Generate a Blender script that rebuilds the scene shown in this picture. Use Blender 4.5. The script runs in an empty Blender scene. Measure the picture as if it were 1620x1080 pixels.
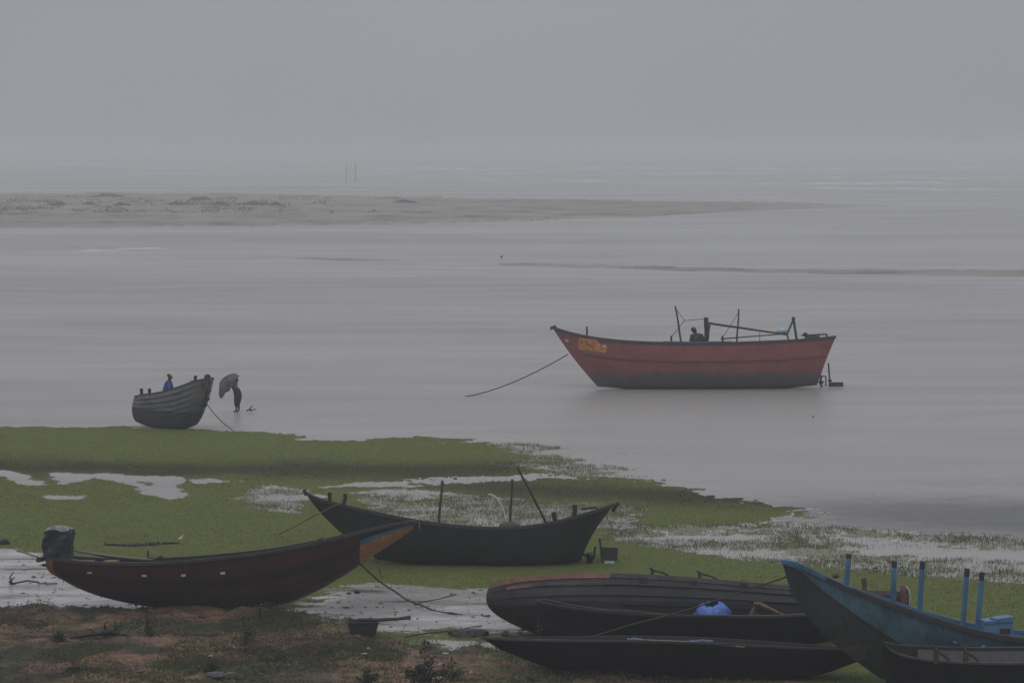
import bpy, math, random
import numpy as np
from mathutils import Vector, Matrix, Euler
R = math.radians
random.seed(7)
rng = np.random.default_rng(11)
scene = bpy.context.scene
COL = scene.collection

# ------------------------------------------------------------------ camera
CAM_H, FPX, HORIZON = 10.4, 4500.0, 235.0
PITCH = math.atan((540 - HORIZON) / FPX)
cam_data = bpy.data.cameras.new('camera')
cam = bpy.data.objects.new('camera', cam_data)
COL.objects.link(cam)
cam.location = (0, 0, CAM_H)
cam.rotation_euler = (math.pi / 2 - PITCH, 0, 0)
cam_data.sensor_width = 36.0
cam_data.lens = 36.0 * FPX / 1620.0
cam_data.clip_start = 0.5
cam_data.clip_end = 20000
scene.camera = cam

# ------------------------------------------------------------------ sky, sun, exposure
SUN_EL, SUN_ROT = R(58), R(200)
world = bpy.data.worlds.new('World')
scene.world = world
world.use_nodes = True
nt = world.node_tree
nt.nodes.clear()
sky = nt.nodes.new('ShaderNodeTexSky')
sky.sky_type = 'NISHITA'
sky.sun_disc = False
sky.sun_elevation = SUN_EL
sky.sun_rotation = SUN_ROT
sky.dust_density = 3.0
tc = nt.nodes.new('ShaderNodeTexCoord')
sep = nt.nodes.new('ShaderNodeSeparateXYZ')
nt.links.new(tc.outputs['Generated'], sep.inputs[0])
ramp = nt.nodes.new('ShaderNodeValToRGB')           # overcast: bright overhead, dim at the horizon
cr = ramp.color_ramp
cr.elements[0].position = 0.0
cr.elements[0].color = (0.318, 0.328, 0.352, 1)
cr.elements[1].position = 1.0
cr.elements[1].color = (0.84, 0.86, 0.90, 1)
e = cr.elements.new(0.07); e.color = (0.308, 0.324, 0.366, 1)
e = cr.elements.new(0.40); e.color = (0.56, 0.58, 0.62, 1)
nt.links.new(sep.outputs['Z'], ramp.inputs[0])
scl = nt.nodes.new('ShaderNodeVectorMath'); scl.operation = 'SCALE'
scl.inputs['Scale'].default_value = 10.0
cloud = nt.nodes.new('ShaderNodeTexNoise')
cloud.inputs['Scale'].default_value = 5.0
cloud.inputs['Detail'].default_value = 5.0
nt.links.new(tc.outputs['Generated'], cloud.inputs['Vector'])
cmr = nt.nodes.new('ShaderNodeMapRange')
cmr.inputs['From Min'].default_value = 0.3; cmr.inputs['From Max'].default_value = 0.7
cmr.inputs['To Min'].default_value = 9.55; cmr.inputs['To Max'].default_value = 10.45
nt.links.new(cloud.outputs[0], cmr.inputs['Value'])
nt.links.new(cmr.outputs[0], scl.inputs['Scale'])
nt.links.new(ramp.outputs[0], scl.inputs[0])
mixw = nt.nodes.new('ShaderNodeMix'); mixw.data_type = 'RGBA'
mixw.inputs[0].default_value = 0.96
nt.links.new(sky.outputs[0], mixw.inputs[6])
nt.links.new(scl.outputs[0], mixw.inputs[7])
bg = nt.nodes.new('ShaderNodeBackground')
bg.inputs['Strength'].default_value = 0.1
nt.links.new(mixw.outputs[2], bg.inputs['Color'])
wo = nt.nodes.new('ShaderNodeOutputWorld')
nt.links.new(bg.outputs[0], wo.inputs['Surface'])

sl = bpy.data.lights.new('sun', 'SUN')
sl.energy = 0.5
sl.angle = R(25)
sl.color = (1.0, 0.97, 0.93)
sun = bpy.data.objects.new('sun', sl)
COL.objects.link(sun)
sd = Vector((math.sin(SUN_ROT) * math.cos(SUN_EL), math.cos(SUN_ROT) * math.cos(SUN_EL), math.sin(SUN_EL)))
sun.rotation_euler = sd.to_track_quat('Z', 'Y').to_euler()

scene.view_settings.view_transform = 'Standard'
scene.view_settings.look = 'None'
scene.view_settings.exposure = 0.0
scene.view_settings.gamma = 1.0
scene.view_settings.use_curve_mapping = False
try:
    scene.cycles.use_denoising = True
    scene.cycles.volume_bounces = 1
    scene.cycles.max_bounces = 6
except Exception:
    pass

# ------------------------------------------------------------------ picture <-> place
CAMP = np.array([0.0, 0.0, CAM_H])
FW = np.array([0, math.cos(PITCH), -math.sin(PITCH)])
UP = np.array([0, math.sin(PITCH), math.cos(PITCH)])
RT = np.array([1.0, 0, 0])

def ray(px, py):
    return RT * ((px - 810.0) / FPX) + FW + UP * ((540.0 - py) / FPX)

def ground(px, py, z=0.0):
    d = ray(px, py)
    k = (z - CAM_H) / d[2]
    return CAMP + d * k

def project(P):
    P = np.asarray(P, float)
    v = P - CAMP
    den = v @ FW
    return 810 + FPX * (v @ RT) / den, 540 - FPX * (v @ UP) / den

# ------------------------------------------------------------------ noise
def _hash(ix, iy, seed):
    h = (ix.astype(np.int64) * 374761393 + iy.astype(np.int64) * 668265263 + seed * 1274126177) & 0x7fffffff
    h = ((h ^ (h >> 13)) * 1274126177) & 0x7fffffff
    return ((h ^ (h >> 16)) & 0xffff) / 65535.0

def vnoise(x, y, seed=0):
    ix, iy = np.floor(x), np.floor(y)
    fx, fy = x - ix, y - iy
    fx = fx * fx * (3 - 2 * fx); fy = fy * fy * (3 - 2 * fy)
    a = _hash(ix, iy, seed); b = _hash(ix + 1, iy, seed)
    c = _hash(ix, iy + 1, seed); d = _hash(ix + 1, iy + 1, seed)
    return (a * (1 - fx) + b * fx) * (1 - fy) + (c * (1 - fx) + d * fx) * fy

def fbm(x, y, seed=0, octv=4):
    s = 0; a = 0.5; t = 0
    for o in range(octv):
        s = s + a * vnoise(x * 2 ** o, y * 2 ** o, seed + o * 17); t += a; a *= 0.5
    return s / t

# ------------------------------------------------------------------ materials
def ramp_node(N, stops):
    r = N.new('ShaderNodeValToRGB')
    el = r.color_ramp.elements
    el[0].position, el[0].color = stops[0][0], stops[0][1]
    el[1].position, el[1].color = stops[-1][0], stops[-1][1]
    for p, c in stops[1:-1]:
        e = el.new(p); e.color = c
    return r

def c4(c):
    return (c[0], c[1], c[2], 1.0)

def mat(name, c1, c2=None, rough=0.6, scale=3.0, stretch=(1, 1, 1), bump=0.0, spec=0.4, metal=0.0, c3=None):
    m = bpy.data.materials.new(name)
    m.use_nodes = True
    N, L = m.node_tree.nodes, m.node_tree.links
    b = N['Principled BSDF']
    b.inputs['Roughness'].default_value = rough
    b.inputs['Specular IOR Level'].default_value = spec
    b.inputs['Metallic'].default_value = metal
    c2 = c2 or tuple(x * 0.6 for x in c1)
    t = N.new('ShaderNodeTexCoord')
    mp = N.new('ShaderNodeMapping'); mp.inputs['Scale'].default_value = stretch
    L.new(t.outputs['Object'], mp.inputs[0])
    n = N.new('ShaderNodeTexNoise'); n.inputs['Scale'].default_value = scale
    n.inputs['Detail'].default_value = 6; n.inputs['Roughness'].default_value = 0.65
    L.new(mp.outputs[0], n.inputs['Vector'])
    st = [(0.33, c4(c1)), (0.68, c4(c2))]
    if c3: st = [(0.3, c4(c1)), (0.55, c4(c2)), (0.72, c4(c3))]
    r = ramp_node(N, st)
    L.new(n.outputs[0], r.inputs[0])
    L.new(r.outputs[0], b.inputs['Base Color'])
    mr = N.new('ShaderNodeMapRange')
    mr.inputs['To Min'].default_value = max(0.05, rough - 0.15); mr.inputs['To Max'].default_value = min(1, rough + 0.15)
    L.new(n.outputs[0], mr.inputs['Value']); L.new(mr.outputs[0], b.inputs['Roughness'])
    if bump:
        bn = N.new('ShaderNodeBump'); bn.inputs['Strength'].default_value = bump; bn.inputs['Distance'].default_value = 0.02
        L.new(n.outputs[0], bn.inputs['Height']); L.new(bn.outputs[0], b.inputs['Normal'])
    return m

def hull_mat(name, upper, lower=None, line_z=0.0, band=0.25, rough=0.55, streak=0.45, patchy=0.8, spec=0.4):
    """Painted timber: streaked and patchy, with an optional darker colour below line_z."""
    m = bpy.data.materials.new(name)
    m.use_nodes = True
    N, L = m.node_tree.nodes, m.node_tree.links
    b = N['Principled BSDF']
    b.inputs['Specular IOR Level'].default_value = spec
    t = N.new('ShaderNodeTexCoord')
    def noise(sc, stretch, det=5):
        mp = N.new('ShaderNodeMapping'); mp.inputs['Scale'].default_value = stretch
        L.new(t.outputs['Object'], mp.inputs[0])
        n = N.new('ShaderNodeTexNoise'); n.inputs['Scale'].default_value = sc; n.inputs['Detail'].default_value = det
        n.inputs['Roughness'].default_value = 0.6
        L.new(mp.outputs[0], n.inputs['Vector']); return n
    drip = noise(4.0, (3.0, 3.0, 0.35))
    patch = noise(0.9, (1, 1, 1.6))
    r1 = ramp_node(N, [(0.3, c4(upper)), (0.75, c4(tuple(x * (1 - streak) for x in upper)))])
    L.new(drip.outputs[0], r1.inputs[0])
    mx = N.new('ShaderNodeMix'); mx.data_type = 'RGBA'; mx.blend_type = 'MULTIPLY'
    mx.inputs[0].default_value = patchy
    r2 = ramp_node(N, [(0.35, (0.55, 0.55, 0.57, 1)), (0.65, (1.28, 1.24, 1.2, 1))])
    L.new(patch.outputs[0], r2.inputs[0])
    L.new(r1.outputs[0], mx.inputs[6]); L.new(r2.outputs[0], mx.inputs[7])
    out = mx.outputs[2]
    if lower:
        sp = N.new('ShaderNodeSeparateXYZ'); L.new(t.outputs['Object'], sp.inputs[0])
        ns = noise(1.3, (1, 1, 0.3))
        ad = N.new('ShaderNodeMath'); ad.operation = 'MULTIPLY_ADD'
        L.new(ns.outputs[0], ad.inputs[0]); ad.inputs[1].default_value = band * 2.4; L.new(sp.outputs['Z'], ad.inputs[2])
        mr = N.new('ShaderNodeMapRange')
        mr.inputs['From Min'].default_value = line_z + band * 1.2 - band * 0.4
        mr.inputs['From Max'].default_value = line_z + band * 1.2 + band * 0.4
        L.new(ad.outputs[0], mr.inputs['Value'])
        m2 = N.new('ShaderNodeMix'); m2.data_type = 'RGBA'
        L.new(mr.outputs[0], m2.inputs[0])
        r3 = ramp_node(N, [(0.3, c4(lower)), (0.75, c4(tuple(x * 0.7 for x in lower)))])
        L.new(drip.outputs[0], r3.inputs[0])
        L.new(r3.outputs[0], m2.inputs[6]); L.new(out, m2.inputs[7])
        out = m2.outputs[2]
    L.new(out, b.inputs['Base Color'])
    rr = N.new('ShaderNodeMapRange'); rr.inputs['To Min'].default_value = rough - 0.12; rr.inputs['To Max'].default_value = rough + 0.15
    L.new(drip.outputs[0], rr.inputs['Value']); L.new(rr.outputs[0], b.inputs['Roughness'])
    bn = N.new('ShaderNodeBump'); bn.inputs['Strength'].default_value = 0.35; bn.inputs['Distance'].default_value = 0.015
    g = noise(7.0, (0.5, 2, 3))
    L.new(g.outputs[0], bn.inputs['Height']); L.new(bn.outputs[0], b.inputs['Normal'])
    return m

M = {}
M['red_hull'] = hull_mat('red_hull', (0.245, 0.078, 0.076), (0.090, 0.088, 0.092), 0.66, 0.34, 0.55, 0.22, patchy=0.4, spec=0.25)
M['red_rail'] = mat('dark_rail', (0.035, 0.036, 0.042), (0.02, 0.02, 0.024), 0.5)
M['blue_rail'] = mat('blue_rail', (0.07, 0.12, 0.22), (0.03, 0.05, 0.09), 0.5)
M['tar'] = hull_mat('tarred_hull', (0.024, 0.0245, 0.028), None, 0, 0.2, 0.5, 0.4, spec=0.25)
M['tar_black'] = hull_mat('black_tar', (0.0055, 0.0055, 0.006), None, 0, 0.2, 0.65, 0.4, spec=0.10)
M['tar_grey'] = hull_mat('grey_planks', (0.040, 0.041, 0.047), (0.0085, 0.0088, 0.0100), 0.62, 0.08, 0.5, 0.35, spec=0.25)  # upper strakes lighter: sky light falling on them is put into the colour
M['grey_hull'] = hull_mat('weathered_grey_hull', (0.140, 0.149, 0.158), (0.043, 0.045, 0.049), 0.72, 0.10, 0.6, 0.35, spec=0.25)  # darker below the chine: shade under the hull is put into the colour
M['maroon'] = hull_mat('maroon_hull', (0.046, 0.0120, 0.0115), (0.015, 0.0085, 0.009), 0.40, 0.25, 0.5, 0.45, spec=0.3)
M['maroon_band'] = hull_mat('dark_band', (0.012, 0.009, 0.010), None, 0, 0.2, 0.5, 0.4, spec=0.3)
M['orange_bow'] = hull_mat('ochre_bow_paint', (0.260, 0.118, 0.020), None, 0, 0.2, 0.5, 0.35)
M['blue_bow'] = hull_mat('blue_bow_paint', (0.035, 0.115, 0.190), None, 0, 0.2, 0.5, 0.4)
M['blue_hull'] = hull_mat('worn_blue_hull', (0.066, 0.138, 0.192), (0.040, 0.078, 0.112), -0.2, 0.9, 0.5, 0.55)
M['blue_under'] = hull_mat('dull_green_bottom', (0.036, 0.040, 0.040), None, 0, 0.2, 0.6, 0.4, spec=0.2)
M['blue_paint'] = hull_mat('bright_blue_paint', (0.060, 0.165, 0.295), None, 0, 0.2, 0.45, 0.3)
M['blue_inside'] = hull_mat('blue_inside', (0.050, 0.150, 0.280), None, 0, 0.2, 0.45, 0.3)
M['rail_dark'] = mat('dark_gunwale', (0.025, 0.024, 0.026), (0.012, 0.012, 0.013), 0.45, 6)
M['rail_brown'] = mat('brown_gunwale', (0.235, 0.108, 0.072), (0.120, 0.058, 0.042), 0.6, 5, (1, 1, 1), 0.3)
M['rail_grey'] = mat('grey_gunwale', (0.055, 0.053, 0.053), (0.025, 0.024, 0.024), 0.55, 5)
M['rail_purple'] = mat('rusty_gunwale', (0.022, 0.018, 0.018), (0.009, 0.009, 0.010), 0.5, 5)
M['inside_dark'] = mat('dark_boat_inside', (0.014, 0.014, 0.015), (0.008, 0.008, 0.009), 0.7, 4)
M['wood'] = mat('weathered_wood', (0.050, 0.036, 0.026), (0.022, 0.017, 0.014), 0.75, 6, (1, 1, 1), 0.3)
M['wood_dark'] = mat('wet_dark_wood', (0.016, 0.015, 0.015), (0.009, 0.009, 0.009), 0.6, 6, (1, 1, 1), 0.3)
M['wood_tan'] = mat('tan_wood', (0.16, 0.095, 0.055), (0.07, 0.042, 0.028), 0.7, 8)
M['mast_brown'] = mat('brown_mast', (0.055, 0.022, 0.018), (0.030, 0.014, 0.012), 0.6, 5)
M['bamboo'] = mat('bamboo', (0.17, 0.15, 0.11), (0.085, 0.075, 0.055), 0.55, 5, (1, 4, 4))
M['rope'] = mat('wet_rope', (0.050, 0.045, 0.038), (0.026, 0.023, 0.020), 0.85, 30)
M['rope_dark'] = mat('dark_rope', (0.016, 0.015, 0.015), (0.010, 0.010, 0.010), 0.85, 30)
M['rope_pale'] = mat('pale_rope', (0.075, 0.073, 0.068), (0.045, 0.043, 0.040), 0.85, 30)
M['iron'] = mat('rusty_iron', (0.022, 0.018, 0.017), (0.012, 0.011, 0.011), 0.55, 12, metal=0.3)
M['tarp'] = mat('blue_grey_tarp', (0.014, 0.019, 0.031), (0.008, 0.010, 0.014), 0.5, 3)
M['tarp_top'] = mat('pale_tarp_top', (0.14, 0.14, 0.145), (0.08, 0.08, 0.085), 0.3, 6)  # much paler grey than the sides of the cover
M['blue_tarp'] = mat('bright_blue_tarp', (0.085, 0.195, 0.56), (0.040, 0.095, 0.34), 0.45, 5, c3=(0.22, 0.34, 0.62))
M['pale_blue'] = mat('pale_blue_float', (0.33, 0.46, 0.52), (0.20, 0.32, 0.38), 0.5, 4)
M['white'] = mat('dull_white', (0.52, 0.53, 0.54), (0.36, 0.37, 0.38), 0.6, 8)
M['yellow'] = mat('dull_yellow', (0.26, 0.17, 0.03), (0.16, 0.10, 0.02), 0.6, 5)
M['panel_orange'] = mat('name_panel_orange', (0.60, 0.25, 0.06), (0.42, 0.16, 0.04), 0.6, 7)
M['letter'] = mat('name_panel_letters', (0.34, 0.12, 0.035), (0.24, 0.08, 0.03), 0.6, 7)
M['skin'] = mat('skin', (0.060, 0.034, 0.024), (0.045, 0.026, 0.018), 0.55, 10)
M['hair'] = mat('black_hair', (0.010, 0.010, 0.010), (0.007, 0.007, 0.007), 0.6, 30)
M['jacket_blue'] = mat('blue_jacket', (0.026, 0.080, 0.320), (0.018, 0.052, 0.210), 0.6, 6)
M['coat_dark'] = mat('dark_rain_coat', (0.014, 0.014, 0.014), (0.009, 0.009, 0.009), 0.5, 6)
M['shirt_grey'] = mat('grey_green_shirt', (0.085, 0.098, 0.090), (0.05, 0.058, 0.055), 0.7, 6)
M['sheet'] = mat('grey_plastic_sheet', (0.085, 0.090, 0.093), (0.050, 0.053, 0.055), 0.5, 3.5, spec=0.25, c3=(0.026, 0.028, 0.029))
M['trouser'] = mat('dark_trousers', (0.02, 0.02, 0.025), (0.012, 0.012, 0.014), 0.8, 6)
M['net'] = mat('grey_net', (0.085, 0.082, 0.075), (0.035, 0.034, 0.032), 0.9, 40, bump=0.8)
M['pvc'] = mat('pale_hoop', (0.52, 0.52, 0.48), (0.38, 0.38, 0.35), 0.5, 4)
M['cloth_red'] = mat('faded_red_cloth', (0.24, 0.09, 0.095), (0.055, 0.026, 0.030), 0.8, 14, c3=(0.30, 0.20, 0.20))
M['cloth_bow'] = mat('faded_red_rag', (0.10, 0.045, 0.045), (0.04, 0.022, 0.022), 0.9, 8)
M['pink'] = mat('faded_pink_plastic', (0.42, 0.17, 0.14), (0.30, 0.12, 0.10), 0.5, 12)
M['plastic_white'] = mat('white_litter', (0.50, 0.51, 0.53), (0.30, 0.31, 0.33), 0.5, 20)
M['tub'] = mat('grey_plastic_tub', (0.020, 0.024, 0.026), (0.011, 0.013, 0.014), 0.55, 5)
M['stone'] = mat('grey_stone', (0.085, 0.085, 0.088), (0.045, 0.045, 0.046), 0.7, 8, bump=0.6)
M['leaf'] = mat('weed_leaf', (0.038, 0.058, 0.020), (0.020, 0.032, 0.013), 0.55, 2, spec=0.25)
M['leaf_dark'] = mat('dark_weed_leaf', (0.024, 0.034, 0.016), (0.014, 0.020, 0.011), 0.6, 2, spec=0.2)
M['leaf_far'] = mat('dune_scrub', (0.150, 0.148, 0.128), (0.110, 0.108, 0.095), 0.8, 0.5, spec=0.1)  # lightened scrub: part of the distance haze is put into the colour
M['stem'] = mat('weed_stem', (0.03, 0.03, 0.018), (0.018, 0.016, 0.012), 0.8, 8)
M['scrap_blue'] = mat('dull_blue_plastic', (0.035, 0.070, 0.16), (0.02, 0.035, 0.08), 0.6, 9)
M['pole_far'] = mat('hazed_pole', (0.085, 0.08, 0.075), (0.06, 0.056, 0.052), 0.8, 2)  # lightened so the far poles fade: haze put into the colour
M['strake_red'] = mat('dark_red_strake', (0.115, 0.045, 0.048), (0.07, 0.03, 0.032), 0.6, 3)
M['litter_dark'] = mat('wet_dark_debris', (0.014, 0.012, 0.011), (0.007, 0.007, 0.007), 0.6, 8, bump=0.5)
M['foam'] = mat('surf_foam', (0.50, 0.51, 0.52), (0.30, 0.31, 0.32), 0.8, 0.05, (1, 4, 1))
M['bird'] = mat('pale_feathers', (0.55, 0.55, 0.54), (0.45, 0.45, 0.44), 0.8, 20)
M['bird_dark'] = mat('dark_feathers', (0.03, 0.03, 0.03), (0.02, 0.02, 0.02), 0.8, 20)

# ------------------------------------------------------------------ mesh builder
class MB:
    def __init__(s): s.v, s.f, s.m = [], [], []
    def add(s, vs, fs, mi=0):
        o = len(s.v); s.v += [tuple(map(float, p)) for p in vs]
        s.f += [tuple(i + o for i in f) for f in fs]; s.m += [mi] * len(fs)
    def box(s, c, size, rot=(0, 0, 0), mi=0, taper=1.0):
        Rm = Euler(rot).to_matrix(); c = Vector(c); vs = []
        for z in (-.5, .5):
            k = taper if z > 0 else 1.0
            for x, y in ((-.5, -.5), (.5, -.5), (.5, .5), (-.5, .5)):
                vs.append(c + Rm @ Vector((x * size[0] * k, y * size[1] * k, z * size[2])))
        s.add(vs, [(3, 2, 1, 0), (4, 5, 6, 7), (0, 1, 5, 4), (1, 2, 6, 5), (2, 3, 7, 6), (3, 0, 4, 7)], mi)
    def tube(s, pts, r, seg=8, mi=0, squash=1.0):
        pts = [Vector(p) for p in pts]; n = len(pts)
        rs = r if isinstance(r, (list, tuple)) else [r] * n
        vs = []; prev = None
        for i, p in enumerate(pts):
            d = (pts[min(i + 1, n - 1)] - pts[max(i - 1, 0)]).normalized()
            a = d.cross(Vector((0, 0, 1)) if abs(d.z) < 0.9 else Vector((0, 1, 0))) if prev is None else (prev - d * prev.dot(d))
            a.normalize(); prev = a; b = d.cross(a)
            for k in range(seg):
                t = 2 * math.pi * k / seg
                vs.append(p + a * (math.cos(t) * rs[i]) + b * (math.sin(t) * rs[i] * squash))
        fs = []
        for i in range(n - 1):
            for k in range(seg):
                k2 = (k + 1) % seg
                fs.append((i * seg + k, i * seg + k2, (i + 1) * seg + k2, (i + 1) * seg + k))
        fs.append(tuple(range(seg - 1, -1, -1))); fs.append(tuple((n - 1) * seg + k for k in range(seg)))
        s.add(vs, fs, mi)
    def lathe(s, prof, c=(0, 0, 0), seg=14, mi=0, wob=0.0, sx=1.0, sy=1.0):
        vs, fs = [], []
        n = len(prof)
        for i, (r, z) in enumerate(prof):
            for k in range(seg):
                t = 2 * math.pi * k / seg
                rr = r * (1 + wob * (random.random() - .5))
                vs.append((c[0] + rr * math.cos(t) * sx, c[1] + rr * math.sin(t) * sy, c[2] + z))
        for i in range(n - 1):
            for k in range(seg):
                k2 = (k + 1) % seg
                fs.append((i * seg + k, i * seg + k2, (i + 1) * seg + k2, (i + 1) * seg + k))
        fs.append(tuple(range(seg - 1, -1, -1))); fs.append(tuple((n - 1) * seg + k for k in range(seg)))
        s.add(vs, fs, mi)
    def grid(s, P, mi=0, close=False):
        nr, nc = len(P), len(P[0]); fs = []
        for i in range(nr - 1):
            for j in range(nc - 1):
                fs.append((i * nc + j, i * nc + j + 1, (i + 1) * nc + j + 1, (i + 1) * nc + j))
        s.add([p for row in P for p in row], fs, mi)
    def build(s, name, mats, parent=None, smooth=False):
        me = bpy.data.meshes.new(name)
        me.from_pydata(s.v, [], s.f)
        mats = mats if isinstance(mats, (list, tuple)) else [mats]
        for m_ in mats: me.materials.append(m_)
        if len(mats) > 1: me.polygons.foreach_set('material_index', s.m)
        if smooth: me.polygons.foreach_set('use_smooth', [True] * len(me.polygons))
        me.update()
        o = bpy.data.objects.new(name, me); COL.objects.link(o)
        if parent is not None: o.parent = parent
        return o

def tag(o, label, cat, group=None, kind=None):
    if label: o['label'] = label
    if cat: o['category'] = cat
    if group: o['group'] = group
    if kind: o['kind'] = kind
    return o

def thing(name, label, cat, loc=(0, 0, 0), rot=(0, 0, 0), group=None):
    o = bpy.data.objects.new(name, None); COL.objects.link(o)
    o.empty_display_size = 0.3
    o.location = loc; o.rotation_euler = rot
    return tag(o, label, cat, group)

# ------------------------------------------------------------------ the ground
X0, X1 = -760.0, 2380.0
def poly_mask(poly, gx, gy):
    inside = np.zeros(gx.shape, bool)
    n = len(poly)
    for i in range(n):
        x1, y1 = poly[i]; x2, y2 = poly[(i + 1) % n]
        if y1 == y2: continue
        c = ((gy >= min(y1, y2)) & (gy < max(y1, y2)))
        xi = x1 + (gy - y1) * (x2 - x1) / (y2 - y1)
        inside ^= c & (gx < xi)
    return inside

def blur(a, n, ax):
    if n < 1: return a
    k = np.exp(-0.5 * (np.arange(-3 * n, 3 * n + 1) / n) ** 2); k /= k.sum()
    pad = [(0, 0), (0, 0)]; pad[ax] = (3 * n, 3 * n)
    b = np.pad(a, pad, mode='edge'); out = np.zeros_like(a)
    for i, w in enumerate(k):
        out += w * (b[i:i + a.shape[0], :] if ax == 0 else b[:, i:i + a.shape[1]])
    return out

mgx, mgy = np.meshgrid(np.arange(X0, X1 + 1, 3.0), np.arange(640.0, 1200.0, 1.0))
ZN = ['water', 'grass', 'flood', 'sand', 'earth', 'mud', 'dark']
zid = np.zeros(mgx.shape, int)
def put(z, poly): zid[poly_mask(poly, mgx, mgy)] = ZN.index(z)
put('grass', [(-900, 671), (0, 674.5), (210, 675), (400, 681), (470, 690), (560, 693), (620, 690), (760, 697), (845, 718), (890, 738), (860, 750), (1000, 755), (1080, 768), (1130, 785), (1250, 803), (1297, 812), (1200, 827), (1010, 833), (980, 850), (1040, 862), (1240, 890), (1400, 905), (1620, 918), (2500, 930), (2500, 1250), (-900, 1250)])
put('flood', [(735, 700), (840, 702), (930, 735), (1010, 752), (880, 753), (812, 742), (850, 728), (800, 708)])
put('water', [(475, 694), (560, 696), (640, 693), (560, 692), (500, 691)])
put('water', [(495, 771), (600, 763), (760, 756), (880, 751), (900, 755), (840, 758), (640, 768)])
put('water', [(-300, 740), (0, 744), (24, 747), (45, 758), (74, 767), (58, 768.5), (28, 762), (0, 750), (-300, 748)])
put('water', [(81, 747), (141, 752), (165, 748), (211, 755), (279, 754), (286, 757), (276, 770), (294, 786), (272, 791), (231, 780), (198, 762), (150, 755), (124, 760), (103, 767)])
put('grass', [(211, 759), (238, 761), (248, 770), (228, 769)])
put('water', [(72, 785), (130, 784), (130, 790), (80, 789)])
put('water', [(300, 760), (350, 757), (362, 762), (310, 765)])
put('flood', [(375, 778), (430, 768), (500, 775), (470, 812), (400, 805)])
put('flood', [(560, 779), (640, 773), (760, 785), (870, 797), (1000, 798), (1015, 834), (820, 846), (600, 820)])
put('mud', [(1150, 782), (1300, 789), (1620, 793), (2500, 793), (2500, 852), (1620, 850), (1350, 836), (1200, 827), (1295, 812), (1250, 803)])
put('flood', [(965, 842), (1010, 833), (1200, 827), (1350, 836), (1620, 850), (2500, 860), (2500, 935), (1620, 922), (1400, 908), (1240, 893), (1040, 865), (965, 855)])
put('water', [(1000, 850), (1100, 847), (1220, 849), (1160, 857), (1050, 857)])
put('water', [(1330, 866), (1620, 873), (2500, 876), (2500, 893), (1620, 888), (1400, 880)])
put('sand', [(-900, 864), (0, 868), (72, 878), (110, 905), (200, 950), (330, 964), (480, 962), (545, 925), (640, 928), (780, 934), (900, 1000), (770, 1005), (640, 1006), (540, 990), (480, 976), (330, 968), (200, 966), (0, 964), (-900, 964)])
put('earth', [(-900, 963), (0, 964), (200, 967), (330, 969), (480, 977), (545, 992), (600, 1004), (700, 1030), (765, 1014), (860, 1055), (1000, 1076), (1280, 1090), (1330, 1250), (-900, 1250)])
put('grass', [(490, 985), (560, 1000), (640, 1003), (745, 1014), (715, 1027), (620, 1022), (560, 1016)])
put('grass', [(640, 997), (720, 993), (790, 1000), (770, 1010), (700, 1006)])
put('water', [(668, 1012), (700, 1010), (780, 1022), (740, 1030)])
W = np.stack([blur(blur((zid == i).astype(float), 1, 0), 2, 1) for i in range(len(ZN))])
soft = blur(blur((zid == 5).astype(float), 14, 0), 30, 1)      # the mud shelves gently under the water
wetsum = W[0] + W[5]
W[5] = soft * wetsum
W[0] = wetsum - W[5]
W /= np.maximum(W.sum(0), 1e-6)

def zone_w(px, py, frayed=True):
    """zone weights at picture-plane positions (arrays)"""
    s = np.clip((py - HORIZON) / 845.0, .05, 1.3)
    if frayed:
        s = s * np.where((px < 330) & (py > 728) & (py < 800), .40, 1.0) * np.where((px > 620) & (py < 832), 1.7, 1.0)
        px2 = px + ((fbm(px / 46, py / 3.2, 3) - .5) * 120 + (vnoise(px / 6, py / 1.6, 13) - .5) * 26) * s
        py2 = py + ((fbm(px / 60, py / 5, 9) - .5) * 13 + (vnoise(px / 5, py / 2, 19) - .5) * 4) * s
    else: px2, py2 = px, py
    ix = np.clip(((px2 - X0) / 3).round().astype(int), 0, W.shape[2] - 1)
    iy = np.clip((py2 - 640).round().astype(int), 0, W.shape[1] - 1)
    w = W[:, iy, ix]
    far = py2 < 640
    w[:, far] = 0; w[0, far] = 1
    return w

BANK = [(-900, 309), (0, 309), (170, 307), (400, 309), (800, 316), (1000, 319), (1250, 321), (1430, 325), (1300, 330), (1150, 336), (1000, 343), (800, 351), (600, 356), (0, 361), (-900, 362)]
STRIP = [(780, 418), (850, 417), (1000, 420.5), (1200, 426), (1620, 428), (2500, 430), (2500, 438), (1620, 437.5), (1350, 434), (1150, 430.5), (950, 424)]
STRIP2 = [(455, 408.5), (560, 409.5), (650, 412), (520, 412.5)]
def far_w(px, py):
    qx = px + (fbm(px / 60, py / 4, 21) - .5) * 60; qy = py + (fbm(px / 40, py / 3, 22) - .5) * 2.5
    a = poly_mask(BANK, qx, qy) & (py > 300)
    b = (poly_mask(STRIP, qx, qy) | poly_mask(STRIP2, qx, qy)) & (py > 380)
    return a, b

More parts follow.
